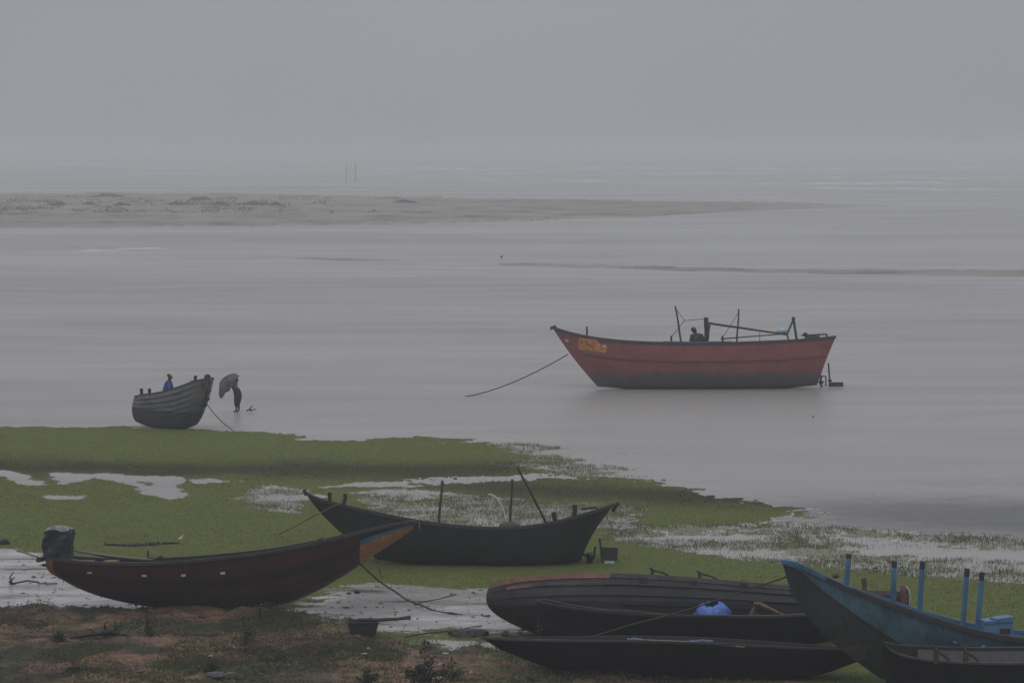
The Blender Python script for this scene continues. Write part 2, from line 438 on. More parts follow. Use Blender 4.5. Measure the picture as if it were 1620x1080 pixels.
def terrain(px, py):
    """height and zones at picture-plane ground positions"""
    shp = px.shape
    px = px.ravel(); py = py.ravel()
    w = zone_w(px, py)
    ang = np.arctan((py - 540) / FPX) + PITCH
    d = CAM_H / np.tan(np.maximum(ang, 1e-3))
    x = (px - 810) / FPX * d; y = d
    n1 = fbm(x / 1.6, y / 2.2, 31) - .5
    n2 = fbm(x / .35, y / .5, 41, 3) - .5
    n3 = fbm(x / 5, y / 7, 51) - .5
    hz = np.where((w[5] > .02) & (w[0] + w[5] > .9), -.0012, w[0] * -.12) + w[1] * (.026 + .04 * n1 + .015 * n2) + w[2] * (-.004 + .10 * n1 + .05 * n2 + .04 * n3) \
        + w[3] * (.035 + .05 * n1 + .015 * n2 + .05 * n3) + w[4] * (.10 + .30 * n1 + .16 * n2 + .18 * n3) + w[5] * (.030 + .030 * (fbm(x / 9, y / 1.6, 55) - .5)) 
    a, b = far_w(px, py)
    hz = np.where(a, (.35 + .5 * n3 + .35 * (fbm(x / 14, y / 25, 61) - .5)) * np.clip((1500 - px) / 700, .12, 1), hz)
    hz = np.where(b, .06 + .05 * n1, hz)
    return hz.reshape(shp), w.reshape((len(ZN),) + shp), (a | b).reshape(shp), a.reshape(shp)

rows = np.concatenate([1300 - np.arange(0, 180, 6.0), 1120 - np.arange(0, 460, 1.0), 660 - np.arange(0, 210, 3.0), 450 - np.arange(0, 150, .75), 300 - np.arange(0, 56, 2.0), [244.6]])
cols = np.arange(X0, X1 + 1, 2.5)
gpx, gpy = np.meshgrid(cols, rows)
TH, TW, TB, TBANK = terrain(gpx, gpy)
ang = np.arctan((gpy - 540) / FPX) + PITCH
gd = CAM_H / np.tan(ang)
GX = (gpx - 810) / FPX * np.sqrt(gd ** 2 + CAM_H ** 2) * 1.0
# exact horizontal position of each grid ray on z=0
k = CAM_H / (np.sin(PITCH) - np.cos(PITCH) * (540 - gpy) / FPX)
GX = (gpx - 810) / FPX * k
GY = (np.cos(PITCH) + np.sin(PITCH) * (540 - gpy) / FPX) * k
nr, nc = GX.shape

def TZ(x, y):
    px, py = project((x, y, 0))
    h, _, _, _ = terrain(np.array([px]), np.array([py]))
    return float(h[0])

def fast_mesh(name, V, F, mats, nv=4):
    me = bpy.data.meshes.new(name)
    V = np.asarray(V, np.float32); F = np.asarray(F, np.int32)
    me.vertices.add(len(V)); me.vertices.foreach_set('co', V.ravel())
    me.loops.add(F.size); me.loops.foreach_set('vertex_index', F.ravel())
    me.polygons.add(len(F)); me.polygons.foreach_set('loop_start', np.arange(0, F.size, nv, dtype=np.int32))
    me.polygons.foreach_set('loop_total', np.full(len(F), nv, np.int32))
    for m_ in mats: me.materials.append(m_)
    me.update(calc_edges=True)
    o = bpy.data.objects.new(name, me); COL.objects.link(o)
    return o

idx = np.arange(nr * nc).reshape(nr, nc)
F = np.stack([idx[:-1, :-1], idx[:-1, 1:], idx[1:, 1:], idx[1:, :-1]], -1).reshape(-1, 4)

def ground_material():
    m = bpy.data.materials.new('tidal_ground'); m.use_nodes = True
    N, L = m.node_tree.nodes, m.node_tree.links
    b = N['Principled BSDF']
    t = N.new('ShaderNodeTexCoord')
    z1 = N.new('ShaderNodeAttribute'); z1.attribute_name = 'zone_a'
    z2 = N.new('ShaderNodeAttribute'); z2.attribute_name = 'zone_b'
    s1 = N.new('ShaderNodeSeparateColor'); L.new(z1.outputs['Color'], s1.inputs[0])
    s2 = N.new('ShaderNodeSeparateColor'); L.new(z2.outputs['Color'], s2.inputs[0])
    def noise(sc, st=(1, 1, 1), det=6, rg=.65):
        mp = N.new('ShaderNodeMapping'); mp.inputs['Scale'].default_value = st; L.new(t.outputs['Object'], mp.inputs[0])
        n = N.new('ShaderNodeTexNoise'); n.inputs['Scale'].default_value = sc; n.inputs['Detail'].default_value = det; n.inputs['Roughness'].default_value = rg
        L.new(mp.outputs[0], n.inputs['Vector']); return n
    def mixc(f, a, bb):
        x = N.new('ShaderNodeMix'); x.data_type = 'RGBA'
        if isinstance(f, float): x.inputs[0].default_value = f
        else: L.new(f, x.inputs[0])
        L.new(a, x.inputs[6]); L.new(bb, x.inputs[7]); return x.outputs[2]
    def mixf(f, a, bb):
        x = N.new('ShaderNodeMix'); x.data_type = 'FLOAT'
        L.new(f, x.inputs[0])
        for i, v in ((2, a), (3, bb)):
            if isinstance(v, (int, float)): x.inputs[i].default_value = v
            else: L.new(v, x.inputs[i])
        return x.outputs[0]
    nbig, nmid, nfine = noise(.35), noise(1.6), noise(9.0)
    streak = noise(1.5, (.22, .75, 1), 8, .7)
    mud = ramp_node(N, [(.35, (.045, .041, .040, 1)), (.65, (.070, .064, .061, 1))]); L.new(nmid.outputs[0], mud.inputs[0])
    sand = ramp_node(N, [(.36, (.045, .038, .035, 1)), (.47, (.23, .215, .208, 1)), (.66, (.42, .40, .395, 1))]); L.new(streak.outputs[0], sand.inputs[0])
    gr = ramp_node(N, [(.3, (.082, .096, .028, 1)), (.55, (.106, .122, .036, 1)), (.75, (.098, .102, .036, 1))]); L.new(nmid.outputs[0], gr.inputs[0])
    nst = noise(.8, (.35, .9, 1), 9, .72)
    e1 = ramp_node(N, [(.34, (.018, .011, .009, 1)), (.45, (.050, .029, .021, 1)), (.54, (.175, .108, .072, 1)), (.68, (.105, .062, .044, 1))]); L.new(nst.outputs[0], e1.inputs[0])
    e2 = ramp_node(N, [(.35, (.014, .016, .009, 1)), (.7, (.044, .048, .020, 1))]); L.new(nfine.outputs[0], e2.inputs[0])
    ngr = noise(34.0, (1, .7, 1), 4, .7)
    grn = ramp_node(N, [(.30, (.52, .50, .49, 1)), (.52, (1, 1, 1, 1)), (.72, (1.5, 1.45, 1.4, 1))]); L.new(ngr.outputs[0], grn.inputs[0])
    gsel = ramp_node(N, [(.46, (0, 0, 0, 1)), (.56, (1, 1, 1, 1))]); L.new(nbig.outputs[0], gsel.inputs[0])
    earth0 = mixc(gsel.outputs[0], e1.outputs[0], e2.outputs[0])
    em = N.new('ShaderNodeMix'); em.data_type = 'RGBA'; em.blend_type = 'MULTIPLY'; em.inputs[0].default_value = 1.0
    L.new(earth0, em.inputs[6]); L.new(grn.outputs[0], em.inputs[7]); earth = em.outputs[2]
    ndn = noise(.16, (.6, .35, 1), 8, .75)
    dune = ramp_node(N, [(.38, (.115, .108, .090, 1)), (.47, (.200, .185, .160, 1)), (.66, (.285, .265, .235, 1))]); L.new(ndn.outputs[0], dune.inputs[0])
    wet = N.new('ShaderNodeRGB'); wet.outputs[0].default_value = (.235, .222, .215, 1)
    mudc = mixc(s2.outputs['Blue'], wet.outputs[0], mud.outputs[0])
    c = mixc(s1.outputs['Green'], mudc, sand.outputs[0])
    c = mixc(s1.outputs['Blue'], c, earth)
    grd = ramp_node(N, [(.3, (.034, .036, .016, 1)), (.7, (.046, .046, .021, 1))]); L.new(nmid.outputs[0], grd.inputs[0])
    grc = mixc(s2.outputs['Green'], gr.outputs[0], grd.outputs[0])
    c = mixc(s1.outputs['Red'], c, grc)
    c = mixc(s2.outputs['Red'], c, dune.outputs[0])
    L.new(c, b.inputs['Base Color'])
    sr = ramp_node(N, [(.36, (.75, .75, .75, 1)), (.50, (.22, .22, .22, 1)), (.72, (.10, .10, .10, 1))]); L.new(streak.outputs[0], sr.inputs[0])
    rm = mixf(s2.outputs['Blue'], .34, .42)
    r = mixf(s1.outputs['Green'], rm, sr.outputs[0])
    r = mixf(s1.outputs['Blue'], r, .8)
    r = mixf(s1.outputs['Red'], r, .85)
    r = mixf(s2.outputs['Red'], r, .9)
    L.new(r, b.inputs['Roughness'])
    sp0 = mixf(s2.outputs['Blue'], .25, .45)
    sp = mixf(s1.outputs['Blue'], sp0, .15)
    sp = mixf(s1.outputs['Red'], sp, .1)
    sp = mixf(s2.outputs['Red'], sp, .1)
    L.new(sp, b.inputs['Specular IOR Level'])
    bn = N.new('ShaderNodeBump'); bn.inputs['Distance'].default_value = .04
    L.new(mixf(s1.outputs['Blue'], .10, .6), bn.inputs['Strength'])
    L.new(nfine.outputs[0], bn.inputs['Height']); L.new(bn.outputs[0], b.inputs['Normal'])
    return m

V = np.stack([GX, GY, TH], -1).reshape(-1, 3)
gobj = fast_mesh('ground', V, F, [ground_material()])
tag(gobj, 'tidal flat of mud, wet sand and grassy shore', None, kind='structure')
za = np.zeros((nr * nc, 4), np.float32); zb = np.zeros((nr * nc, 4), np.float32)
tw = TW.reshape(len(ZN), -1)
za[:, 0] = np.clip(tw[1] + .55 * tw[2], 0, 1); za[:, 1] = tw[3]; za[:, 2] = tw[4]; za[:, 3] = 1
def belt_at(px, py):
    q = (fbm(px / 120, py / 14, 83) - .5) * 16
    return np.clip(np.exp(-((py + q - (738 + 6 * np.sin(px / 300))) / 13) ** 2) * np.clip((860 - px) / 60, 0, 1)
                   + np.exp(-((py + q - (781 + (px - 1000) * .05)) / 15) ** 2) * np.clip((px - 560) / 250, 0, 1), 0, 1)
far_soft = np.where(TBANK.ravel(), np.clip((1480 - gpx.ravel()) / 320, .25, 1), .85)
zb[:, 0] = TB.ravel() * far_soft; za[:, 1] = np.maximum(za[:, 1], TB.ravel()); zb[:, 1] = belt_at(gpx.ravel(), gpy.ravel()); zb[:, 2] = np.clip((tw[5] - .08) / .78, 0, 1); zb[:, 3] = 1
for nme, arr in (('zone_a', za), ('zone_b', zb)):
    at = gobj.data.color_attributes.new(nme, 'FLOAT_COLOR', 'POINT'); at.data.foreach_set('color', arr.ravel())
gobj.data.polygons.foreach_set('use_smooth', [True] * len(gobj.data.polygons))

# ------------------------------------------------------------------ the water
def water_material():
    m = bpy.data.materials.new('estuary_water'); m.use_nodes = True
    N, L = m.node_tree.nodes, m.node_tree.links
    b = N['Principled BSDF']
    t = N.new('ShaderNodeTexCoord')
    def noise(sc, st, det=4):
        mp = N.new('ShaderNodeMapping'); mp.inputs['Scale'].default_value = st; L.new(t.outputs['Object'], mp.inputs[0])
        n = N.new('ShaderNodeTexNoise'); n.inputs['Scale'].default_value = sc; n.inputs['Detail'].default_value = det
        L.new(mp.outputs[0], n.inputs['Vector']); return n
    band = noise(.026, (.35, 1.0, 1), 6)
    fine = noise(.20, (.30, 1.0, 1), 7)
    rip = noise(1.4, (.35, 1.6, 1), 5)
    mxn = N.new('ShaderNodeMix'); mxn.data_type = 'FLOAT'; mxn.inputs[0].default_value = .42
    L.new(band.outputs[0], mxn.inputs[2]); L.new(fine.outputs[0], mxn.inputs[3])
    c = ramp_node(N, [(.36, (.215, .202, .196, 1)), (.64, (.280, .265, .258, 1))]); L.new(mxn.outputs[0], c.inputs[0])
    L.new(c.outputs[0], b.inputs['Base Color'])
    r = N.new('ShaderNodeMapRange'); r.inputs['From Min'].default_value = .40; r.inputs['From Max'].default_value = .60
    r.inputs['To Min'].default_value = .44; r.inputs['To Max'].default_value = .29
    L.new(mxn.outputs[0], r.inputs['Value']); L.new(r.outputs[0], b.inputs['Roughness'])
    b.inputs['IOR'].default_value = 1.33
    bn = N.new('ShaderNodeBump'); bn.inputs['Strength'].default_value = .45; bn.inputs['Distance'].default_value = .05
    L.new(rip.outputs[0], bn.inputs['Height']); L.new(bn.outputs[0], b.inputs['Normal'])
    return m
wb = MB()
wb.add([(-60, 30, 0), (60, 30, 0), (1600, 4900, 0), (-1600, 4900, 0)], [(0, 1, 2, 3)])
tag(wb.build('water', water_material()), 'grey rippled estuary water with sheets of shallow water over sand', None, kind='structure')

# ------------------------------------------------------------------ grass blades
def grass():
    n = 900000
    pyc = np.linspace(668, 1100, 900)
    dd = CAM_H / np.tan(np.arctan((pyc - 540) / FPX) + PITCH)
    pdf = dd ** 1.6; cdf = np.cumsum(pdf); cdf /= cdf[-1]
    py = np.interp(rng.random(n), cdf, pyc)
    px = rng.uniform(-130, 1750, n)
    h, w, _, _ = terrain(px, py)
    kk = CAM_H / (np.sin(PITCH) - np.cos(PITCH) * (540 - py) / FPX)
    x = (px - 810) / FPX * kk; y = (np.cos(PITCH) + np.sin(PITCH) * (540 - py) / FPX) * kk
    n1 = fbm(x / 2.4, y / 1.3, 71)
    n5 = fbm(x / .5, y / .5, 73)
    prob = w[1] * .9 * np.clip((h + .02) / .04, .12, 1) + w[2] * np.clip((n1 - .33) * 3.6, .10, .9) * (.45 + .9 * (n5 > .45)) + w[0] * (py > 690) * np.clip((n1 - .55) * 1.2, .006, .3) * np.clip((px - 500) / 400, 0, 1) * np.clip((1120 - px) / 200, 0, 1) * (py < 900) * (py > 715) * .5 + w[5] * .012 * (n1 > .55) + w[4] * np.clip((fbm(x / 1.5, y / 3.4, 77) - .53) * 5, 0, .45)
    keep = (rng.random(n) < prob) & (h > -.13)
    x, y, h, w, px, py = x[keep], y[keep], h[keep], w[:, keep], px[keep], py[keep]
    n = len(x)
    flood = (w[2] + w[0]) > .4
    bank = w[4] > .5
    hgt = rng.uniform(.012, .034, n) * np.where(flood, 3.1, 1.0) * np.where(bank, 2.6, 1.0)
    wid = rng.uniform(.005, .010, n) * np.where(flood, .8, 1)
    a = rng.uniform(-.9, .9, n)
    lx = rng.normal(0, .45, n) * hgt * np.where(flood, .5, 1); ly = rng.normal(0, .45, n) * hgt
    base = np.maximum(h, -.06) - .004
    hgt = hgt + np.maximum(0, -base) * .8
    V = np.zeros((n, 3, 3), np.float32)
    V[:, 0] = np.stack([x - wid * np.cos(a), y - wid * np.sin(a), base], -1)
    V[:, 1] = np.stack([x + wid * np.cos(a), y + wid * np.sin(a), base], -1)
    V[:, 2] = np.stack([x + lx, y + ly, base + hgt], -1)
    m = bpy.data.materials.new('shore_grass'); m.use_nodes = True
    N, L = m.node_tree.nodes, m.node_tree.links
    N.remove(N['Principled BSDF'])
    at = N.new('ShaderNodeAttribute'); at.attribute_name = 'tint'
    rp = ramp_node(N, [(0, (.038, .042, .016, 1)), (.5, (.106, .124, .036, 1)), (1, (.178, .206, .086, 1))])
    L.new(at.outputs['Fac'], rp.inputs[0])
    d = N.new('ShaderNodeBsdfDiffuse'); t = N.new('ShaderNodeBsdfTranslucent'); mx = N.new('ShaderNodeMixShader'); mx.inputs[0].default_value = .42
    L.new(rp.outputs[0], d.inputs[0]); L.new(rp.outputs[0], t.inputs[0]); L.new(d.outputs[0], mx.inputs[1]); L.new(t.outputs[0], mx.inputs[2])
    L.new(mx.outputs[0], N['Material Output'].inputs['Surface'])
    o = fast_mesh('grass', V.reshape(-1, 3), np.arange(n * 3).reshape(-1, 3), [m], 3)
    nb = fbm(x / 5, y / 5, 81); n4 = fbm(x / 1.6, y / 1.2, 91)
    pale = np.exp(-((py - 703) / 20) ** 2) * (px < 900)  # haze over the farther grass, put into the blade tint
    dead = fbm(x / .9, y / 1.4, 97)
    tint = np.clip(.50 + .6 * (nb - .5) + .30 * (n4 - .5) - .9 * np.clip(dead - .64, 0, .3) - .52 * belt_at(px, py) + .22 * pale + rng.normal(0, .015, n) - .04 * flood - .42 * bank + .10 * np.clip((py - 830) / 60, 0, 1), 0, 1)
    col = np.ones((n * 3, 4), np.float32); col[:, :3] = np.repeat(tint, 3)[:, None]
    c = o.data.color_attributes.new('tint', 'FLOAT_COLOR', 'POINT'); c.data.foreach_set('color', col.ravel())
    o.data.polygons.foreach_set('use_smooth', [True] * n)
    nn = np.stack([rng.normal(0, .12, n), rng.normal(0, .12, n) - .12, np.ones(n)], -1); nn /= np.linalg.norm(nn, axis=1)[:, None]
    o.data.normals_split_custom_set_from_vertices(np.repeat(nn, 3, axis=0).tolist())
    tag(o, 'short green marsh grass over the shore, darker belts and stems standing in puddles', None, kind='stuff')
    print('blades', n)
grass()

def earth_cover():
    """low creeping weeds and dead leaf litter over the brown bank"""
    n = 110000
    py = rng.uniform(960, 1110, n); px = rng.uniform(-120, 1420, n)
    h, w, _, _ = terrain(px, py)
    kk = CAM_H / (np.sin(PITCH) - np.cos(PITCH) * (540 - py) / FPX)
    x = (px - 810) / FPX * kk; y = (np.cos(PITCH) + np.sin(PITCH) * (540 - py) / FPX) * kk
    n1 = fbm(x / 1.5, y / 3.2, 101)
    keep = (rng.random(n) < w[4] * np.clip((n1 - .42) * 6, .10, 1)) | (rng.random(n) < w[3] * .004)
    x, y, h, n1 = x[keep], y[keep], h[keep], n1[keep]
    n = len(x)
    a = rng.uniform(0, 6.28, n); s = rng.uniform(.014, .042, n); tl = rng.uniform(.2, 1.2, n)
    up = rng.uniform(.005, .13, n) * np.clip((n1 - .35) * 4, .2, 1)
    dx, dy = np.cos(a) * s, np.sin(a) * s
    V = np.zeros((n, 4, 3), np.float32); z = h + up
    V[:, 0] = np.stack([x - dx, y - dy, z], -1)
    V[:, 1] = np.stack([x + dy * .5, y - dx * .5, z + s * tl * .5], -1)
    V[:, 2] = np.stack([x + dx, y + dy, z + s * tl], -1)
    V[:, 3] = np.stack([x - dy * .5, y + dx * .5, z + s * tl * .5], -1)
    m = bpy.data.materials.new('bank_weeds'); m.use_nodes = True
    N, L = m.node_tree.nodes, m.node_tree.links
    b = N['Principled BSDF']; b.inputs['Roughness'].default_value = .7; b.inputs['Specular IOR Level'].default_value = .2
    at = N.new('ShaderNodeAttribute'); at.attribute_name = 'tint'
    rp = ramp_node(N, [(0, (.050, .026, .020, 1)), (.22, (.022, .013, .011, 1)), (.40, (.020, .021, .011, 1)), (.62, (.032, .040, .017, 1)), (1, (.090, .105, .030, 1))])
    L.new(at.outputs['Fac'], rp.inputs[0]); L.new(rp.outputs[0], b.inputs['Base Color'])
    o = fast_mesh('ground_cover', V.reshape(-1, 3), np.arange(n * 4).reshape(-1, 4), [m], 4)
    tint = np.clip(.42 + 2.4 * (fbm(x / 1.6, y / 2.4, 111) - .5) + rng.normal(0, .16, n), 0, 1)
    col = np.ones((n * 4, 4), np.float32); col[:, :3] = np.repeat(tint, 4)[:, None]
    c = o.data.color_attributes.new('tint', 'FLOAT_COLOR', 'POINT'); c.data.foreach_set('color', col.ravel())
    tag(o, 'creeping weeds and dead leaves over the brown bank', None, kind='stuff')
earth_cover()

# ------------------------------------------------------------------ boats: the hull
class Boat:
    """A hull drawn from its side lines. sheer = [(px,py,half beam)], keel = [(px,py)], both bow to stern."""
    def __init__(s, name, label, loc, yaw, heel, group='fishing boats'):
        s.root = thing(name, label, 'boat', loc, (R(heel), 0, R(yaw)), group)
        s.loc = np.array(loc, float)
        s.Rm = np.array(Euler((R(heel), 0, R(yaw))).to_matrix())
    def lp(s, px, py, y=0.0):
        """the point of the boat's own plane y=const that is seen at (px,py)"""
        o = s.Rm.T @ (CAMP - s.loc); d = s.Rm.T @ ray(px, py)
        k = (y - o[1]) / d[1]
        return o + d * k
    def to_world(s, P): return np.asarray(P) @ s.Rm.T + s.loc
    def lines(s, sheer, keel, fullness=.75, flare=.2, bulge0=0.0, bulge1=0.0, local=False, zpow=1.0):
        S = []
        for px, py, hb in sheer:
            p = s.lp(px, py, -hb) if not local else np.array([px, 0, py])
            S.append((p[0], hb, p[2]))
        K = []
        for q in keel:
            p = s.lp(q[0], q[1], 0.0) if not local else np.array([q[0], 0, q[1]])
            K.append((p[0], p[2]))
        s.S, s.K = np.array(S), np.array(K)
        def param(a):
            d = np.abs(np.diff(a[:, 0])); c = np.concatenate([[0], np.cumsum(d)]); return c / c[-1]
        s.tS, s.tK = param(s.S), param(s.K)
        s.full, s.flare, s.b0, s.b1, s.zp = fullness, flare, bulge0, bulge1, zpow
    @staticmethod
    def _smooth(t, tk, v):
        # monotone-ish cubic through the key values
        m = np.gradient(v, tk)
        i = np.clip(np.searchsorted(tk, t) - 1, 0, len(tk) - 2)
        h = tk[i + 1] - tk[i]; q = (t - tk[i]) / h
        return ((2*q**3 - 3*q**2 + 1) * v[i] + (q**3 - 2*q**2 + q) * h * m[i] + (-2*q**3 + 3*q**2) * v[i+1] + (q**3 - q**2) * h * m[i+1])
    def sheer_pt(s, t):
        t = np.asarray(t, float)
        return [s._smooth(t, s.tS, s.S[:, k]) for k in range(3)]
    def surf(s, t, u, side=-1, off=0.0, inner=0.0):
        t, u = np.broadcast_arrays(np.asarray(t, float), np.asarray(u, float))
        sx, hb, sz = s.sheer_pt(t)
        kx = s._smooth(t, s.tK, s.K[:, 0]); kz = s._smooth(t, s.tK, s.K[:, 1])
        a = u * math.pi / 2
        fy = (1 - s.flare) * np.sin(a) ** s.full + s.flare * u
        fz = (1 - np.cos(a)) ** s.zp
        fz = fz * .55 + u ** 1.25 * .45
        x = kx + (sx - kx) * fz
        x = x + np.sin(np.pi * fz) * (s.b0 * (1 - t) ** 4 + s.b1 * t ** 4)
        hb = np.maximum(hb - inner, .004)
        y = hb * fy + off
        z = kz + (sz - kz) * fz + inner * (1 - u) * .8
        return np.stack([x, side * y, z], -1)
    def hull(s, mats, matfun=None, nt=48, nu=10, strakes=0, lap=.014, thick=.05, inside=None, cap0=False, cap1=True, name='hull', tpow=None):
        b = MB()
        T = np.linspace(0, 1, nt)
        if tpow: T = .5 * (1 - np.cos(np.pi * T)) * .5 + .5 * T
        if strakes:
            us, offs = [], []
            for k in range(strakes):
                u0, u1 = k / strakes, (k + 1) / strakes
                for q in np.linspace(0, 1, 3):
                    us.append(u0 + (u1 - u0) * q); offs.append(lap * (1 - q) if k else 0)
            us, offs = np.array(us), np.array(offs)
        else:
            us = np.linspace(0, 1, nu); offs = np.zeros(nu)
        for side in (-1, 1):
            P = s.surf(T[:, None], us[None, :], side, offs[None, :] * np.minimum(1, 8 * np.minimum(T, 1 - T) + .15)[:, None])
            Q = s.surf(T[:, None], us[None, :], side, 0, thick)
            n, mm = P.shape[:2]
            fs, ms = [], []
            for i in range(n - 1):
                for j in range(mm - 1):
                    f = (i*mm+j, (i+1)*mm+j, (i+1)*mm+j+1, i*mm+j+1)
                    fs.append(f if side < 0 else f[::-1])
                    ms.append(matfun((T[i]+T[i+1])/2, (us[j]+us[j+1])/2) if matfun else 0)
            b.add(P.reshape(-1, 3), fs); b.m[-len(fs):] = ms
            mi = len(mats) if inside else 0
            fs = []
            for i in range(n - 1):
                for j in range(mm - 1):
                    f = (i*mm+j, i*mm+j+1, (i+1)*mm+j+1, (i+1)*mm+j)
                    fs.append(f if side < 0 else f[::-1])
            b.add(Q.reshape(-1, 3), fs, mi)
            # rim
            rim = np.concatenate([P[:, -1], Q[:, -1]]); fs = []
            for i in range(n - 1):
                f = (i, i+1, n+i+1, n+i); fs.append(f if side < 0 else f[::-1])
            b.add(rim, fs, 0)
        for flag, t in ((cap0, 0.0), (cap1, 1.0)):
            if flag:
                A = s.surf(t, us, -1, offs * .15); B = s.surf(t, us, 1, offs * .15)
                ring = list(A) + list(B[::-1][:-1] if False else B[::-1])
                m_ = len(us)
                fs = [(j, j+1, 2*m_-2-j, 2*m_-1-j) for j in range(m_-1)]
                if t == 1.0: fs = [f[::-1] for f in fs]
                b.add(ring, fs, matfun(t, .5) if matfun else 0)
                A = s.surf(t, us, -1, 0, thick); B = s.surf(t, us, 1, 0, thick)
                dx = (thick if t == 0 else -thick)
                ring = [p + np.array([dx, 0, 0]) for p in list(A) + list(B[::-1])]
                b.add(ring, [f[::-1] for f in fs], len(mats) if inside else 0)
        o = b.build(name, list(mats) + ([inside] if inside else []), s.root, smooth=not strakes)
        if not strakes:
            pass
        return o
    def rail(s, material, w=.07, h=.06, t0=0.0, t1=1.0, name='gunwale', n=60, sides=(-1, 1), over=.02, drop=0.0, lift=0.0):
        b = MB()
        T = np.linspace(t0, t1, n)
        for side in sides:
            x, hb, z = s.sheer_pt(T)
            z = z - drop + lift
            ring = []
            for i in range(n):
                yo = hb[i] + over; yi = max(yo - w, -.0)
                ring.append([(x[i], side*yo, z[i]-h), (x[i], side*yo, z[i]+.012), (x[i], side*yi, z[i]+.012), (x[i], side*yi, z[i]-h)])
            vs = [p for r_ in ring for p in r_]; fs = []
            for i in range(n - 1):
                for k in range(4):
                    f = (i*4+k, i*4+(k+1) % 4, (i+1)*4+(k+1) % 4, (i+1)*4+k)
                    fs.append(f if side > 0 else f[::-1])
            fs += [(0, 1, 2, 3), tuple((n-1)*4+k for k in (3, 2, 1, 0))]
            b.add(vs, fs)
        return b.build(name, material, s.root)
    def find(s, px, py):
        T, U = np.meshgrid(np.linspace(0, 1, 160), np.linspace(.02, 1, 60), indexing='ij')
        P = s.to_world(s.surf(T, U, -1).reshape(-1, 3))
        qx, qy = project(P)
        i = np.argmin((qx - px) ** 2 + (qy - py) ** 2)
        return T.ravel()[i], U.ravel()[i]
    def patch(s, quad, off=.012, n=6, mi=0, b=None):
        """a sheet lying on the near side between four picture points (tl,tr,br,bl)"""
        b = b or MB()
        c = [s.find(*q) for q in quad]
        P = []
        for i in range(n):
            row = []
            for j in range(n):
                a, d = i / (n - 1), j / (n - 1)
                tt = (1-a)*((1-d)*c[0][0]+d*c[1][0]) + a*((1-d)*c[3][0]+d*c[2][0])
                uu = (1-a)*((1-d)*c[0][1]+d*c[1][1]) + a*((1-d)*c[3][1]+d*c[2][1])
                row.append(s.surf(tt, uu, -1, off))
            P.append(row)
        b.grid([[tuple(p) for p in r_] for r_ in P][::-1], mi)
        return b
    def post(s, p0, p1, r, y, material, name='post', seg=8, r1=None, box=False):
        a, c = s.lp(p0[0], p0[1], y), s.lp(p1[0], p1[1], y)
        b = MB()
        if box:
            b.tube([a, c], [r * 1.2, (r1 or r) * 1.2], 4)
        else:
            m_ = [a + (c - a) * q + np.array([.006 * math.sin(7 * q + p0[0]), 0, 0]) * r / .03 for q in np.linspace(0, 1, 5)]
            b.tube(m_, list(np.linspace(r, r1 or r * .8, 5)), seg)
        return b.build(name, material, s.root)
    def thwart(s, t, zfrac, material, name='thwart', w=.22, th=.04):
        x, hb, z = s.sheer_pt(t); k = s._smooth(np.asarray(t), s.tK, s.K[:, 1])
        b = MB(); zz = k + (z - k) * zfrac
        b.box((x, 0, zz), (w, 2 * (hb * .86), th))
        return b.build(name, material, s.root)
    def floor(s, zoff, material, t0=.15, t1=.92, name='floor_boards', frac=.55):
        b = MB(); T = np.linspace(t0, t1, 20)
        x, hb, z = s.sheer_pt(T); kz = s._smooth(T, s.tK, s.K[:, 1]); kx = s._smooth(T, s.tK, s.K[:, 0])
        lo = [(x[i]*.5+kx[i]*.5, -hb[i]*frac, kz[i]+zoff) for i in range(20)]; hi = [(x[i]*.5+kx[i]*.5, hb[i]*frac, kz[i]+zoff) for i in range(20)]
        b.grid([lo, hi]); return b.build(name, material, s.root)

def base(px, py, z=0.0): return tuple(ground(px, py, z))

def rope(name, label, pts, r, material, sag=0.0, cat='rope', n=18, group=None, kinks=0.0):
    pts = [Vector(p) for p in pts]; out = []
    for a, c in zip(pts[:-1], pts[1:]):
        for i in range(n):
            q = i / n; p = a.lerp(c, q); p.z -= sag * 4 * q * (1 - q)
            p.x += kinks * math.sin(q * 19 + a.x); p.y += kinks * math.cos(q * 23)
            out.append(p)
    out.append(pts[-1])
    b = MB(); b.tube(out, r, 6)
    return tag(b.build(name, material, None, True), label, cat, group)

def sand_litter():
    """dark specks of shell, mud and twig scattered over the wet sand and the brown bank"""
    b = MB(); rg = random.Random(5); k_ = 0
    while k_ < 520:
        px, py = rg.uniform(-20, 860), rg.uniform(870, 1080)
        w_ = zone_w(np.array([px]), np.array([py]))[:, 0]
        if w_[3] < .6 and not (w_[4] > .6 and rg.random() < .4): continue
        g = ground(px, py, .05); z = TZ(g[0], g[1]); s_ = rg.uniform(.008, .028) * (1.6 if rg.random() < .1 else 1); a = rg.uniform(0, 3.14); l_ = rg.uniform(1, 3.2)
        dx, dy = math.cos(a) * s_ * l_, math.sin(a) * s_ * l_
        b.add([(g[0]-dx, g[1]-dy, z), (g[0]+dy/l_, g[1]-dx/l_, z), (g[0]+dx, g[1]+dy, z), (g[0]-dy/l_, g[1]+dx/l_, z), (g[0], g[1], z + s_ * .9)], [(0, 1, 4), (1, 2, 4), (2, 3, 4), (3, 0, 4)]); k_ += 1
    tag(b.build('shell_litter', M['litter_dark'], None), 'dark specks of shell and twig scattered over the wet sand', None, kind='stuff')
sand_litter()

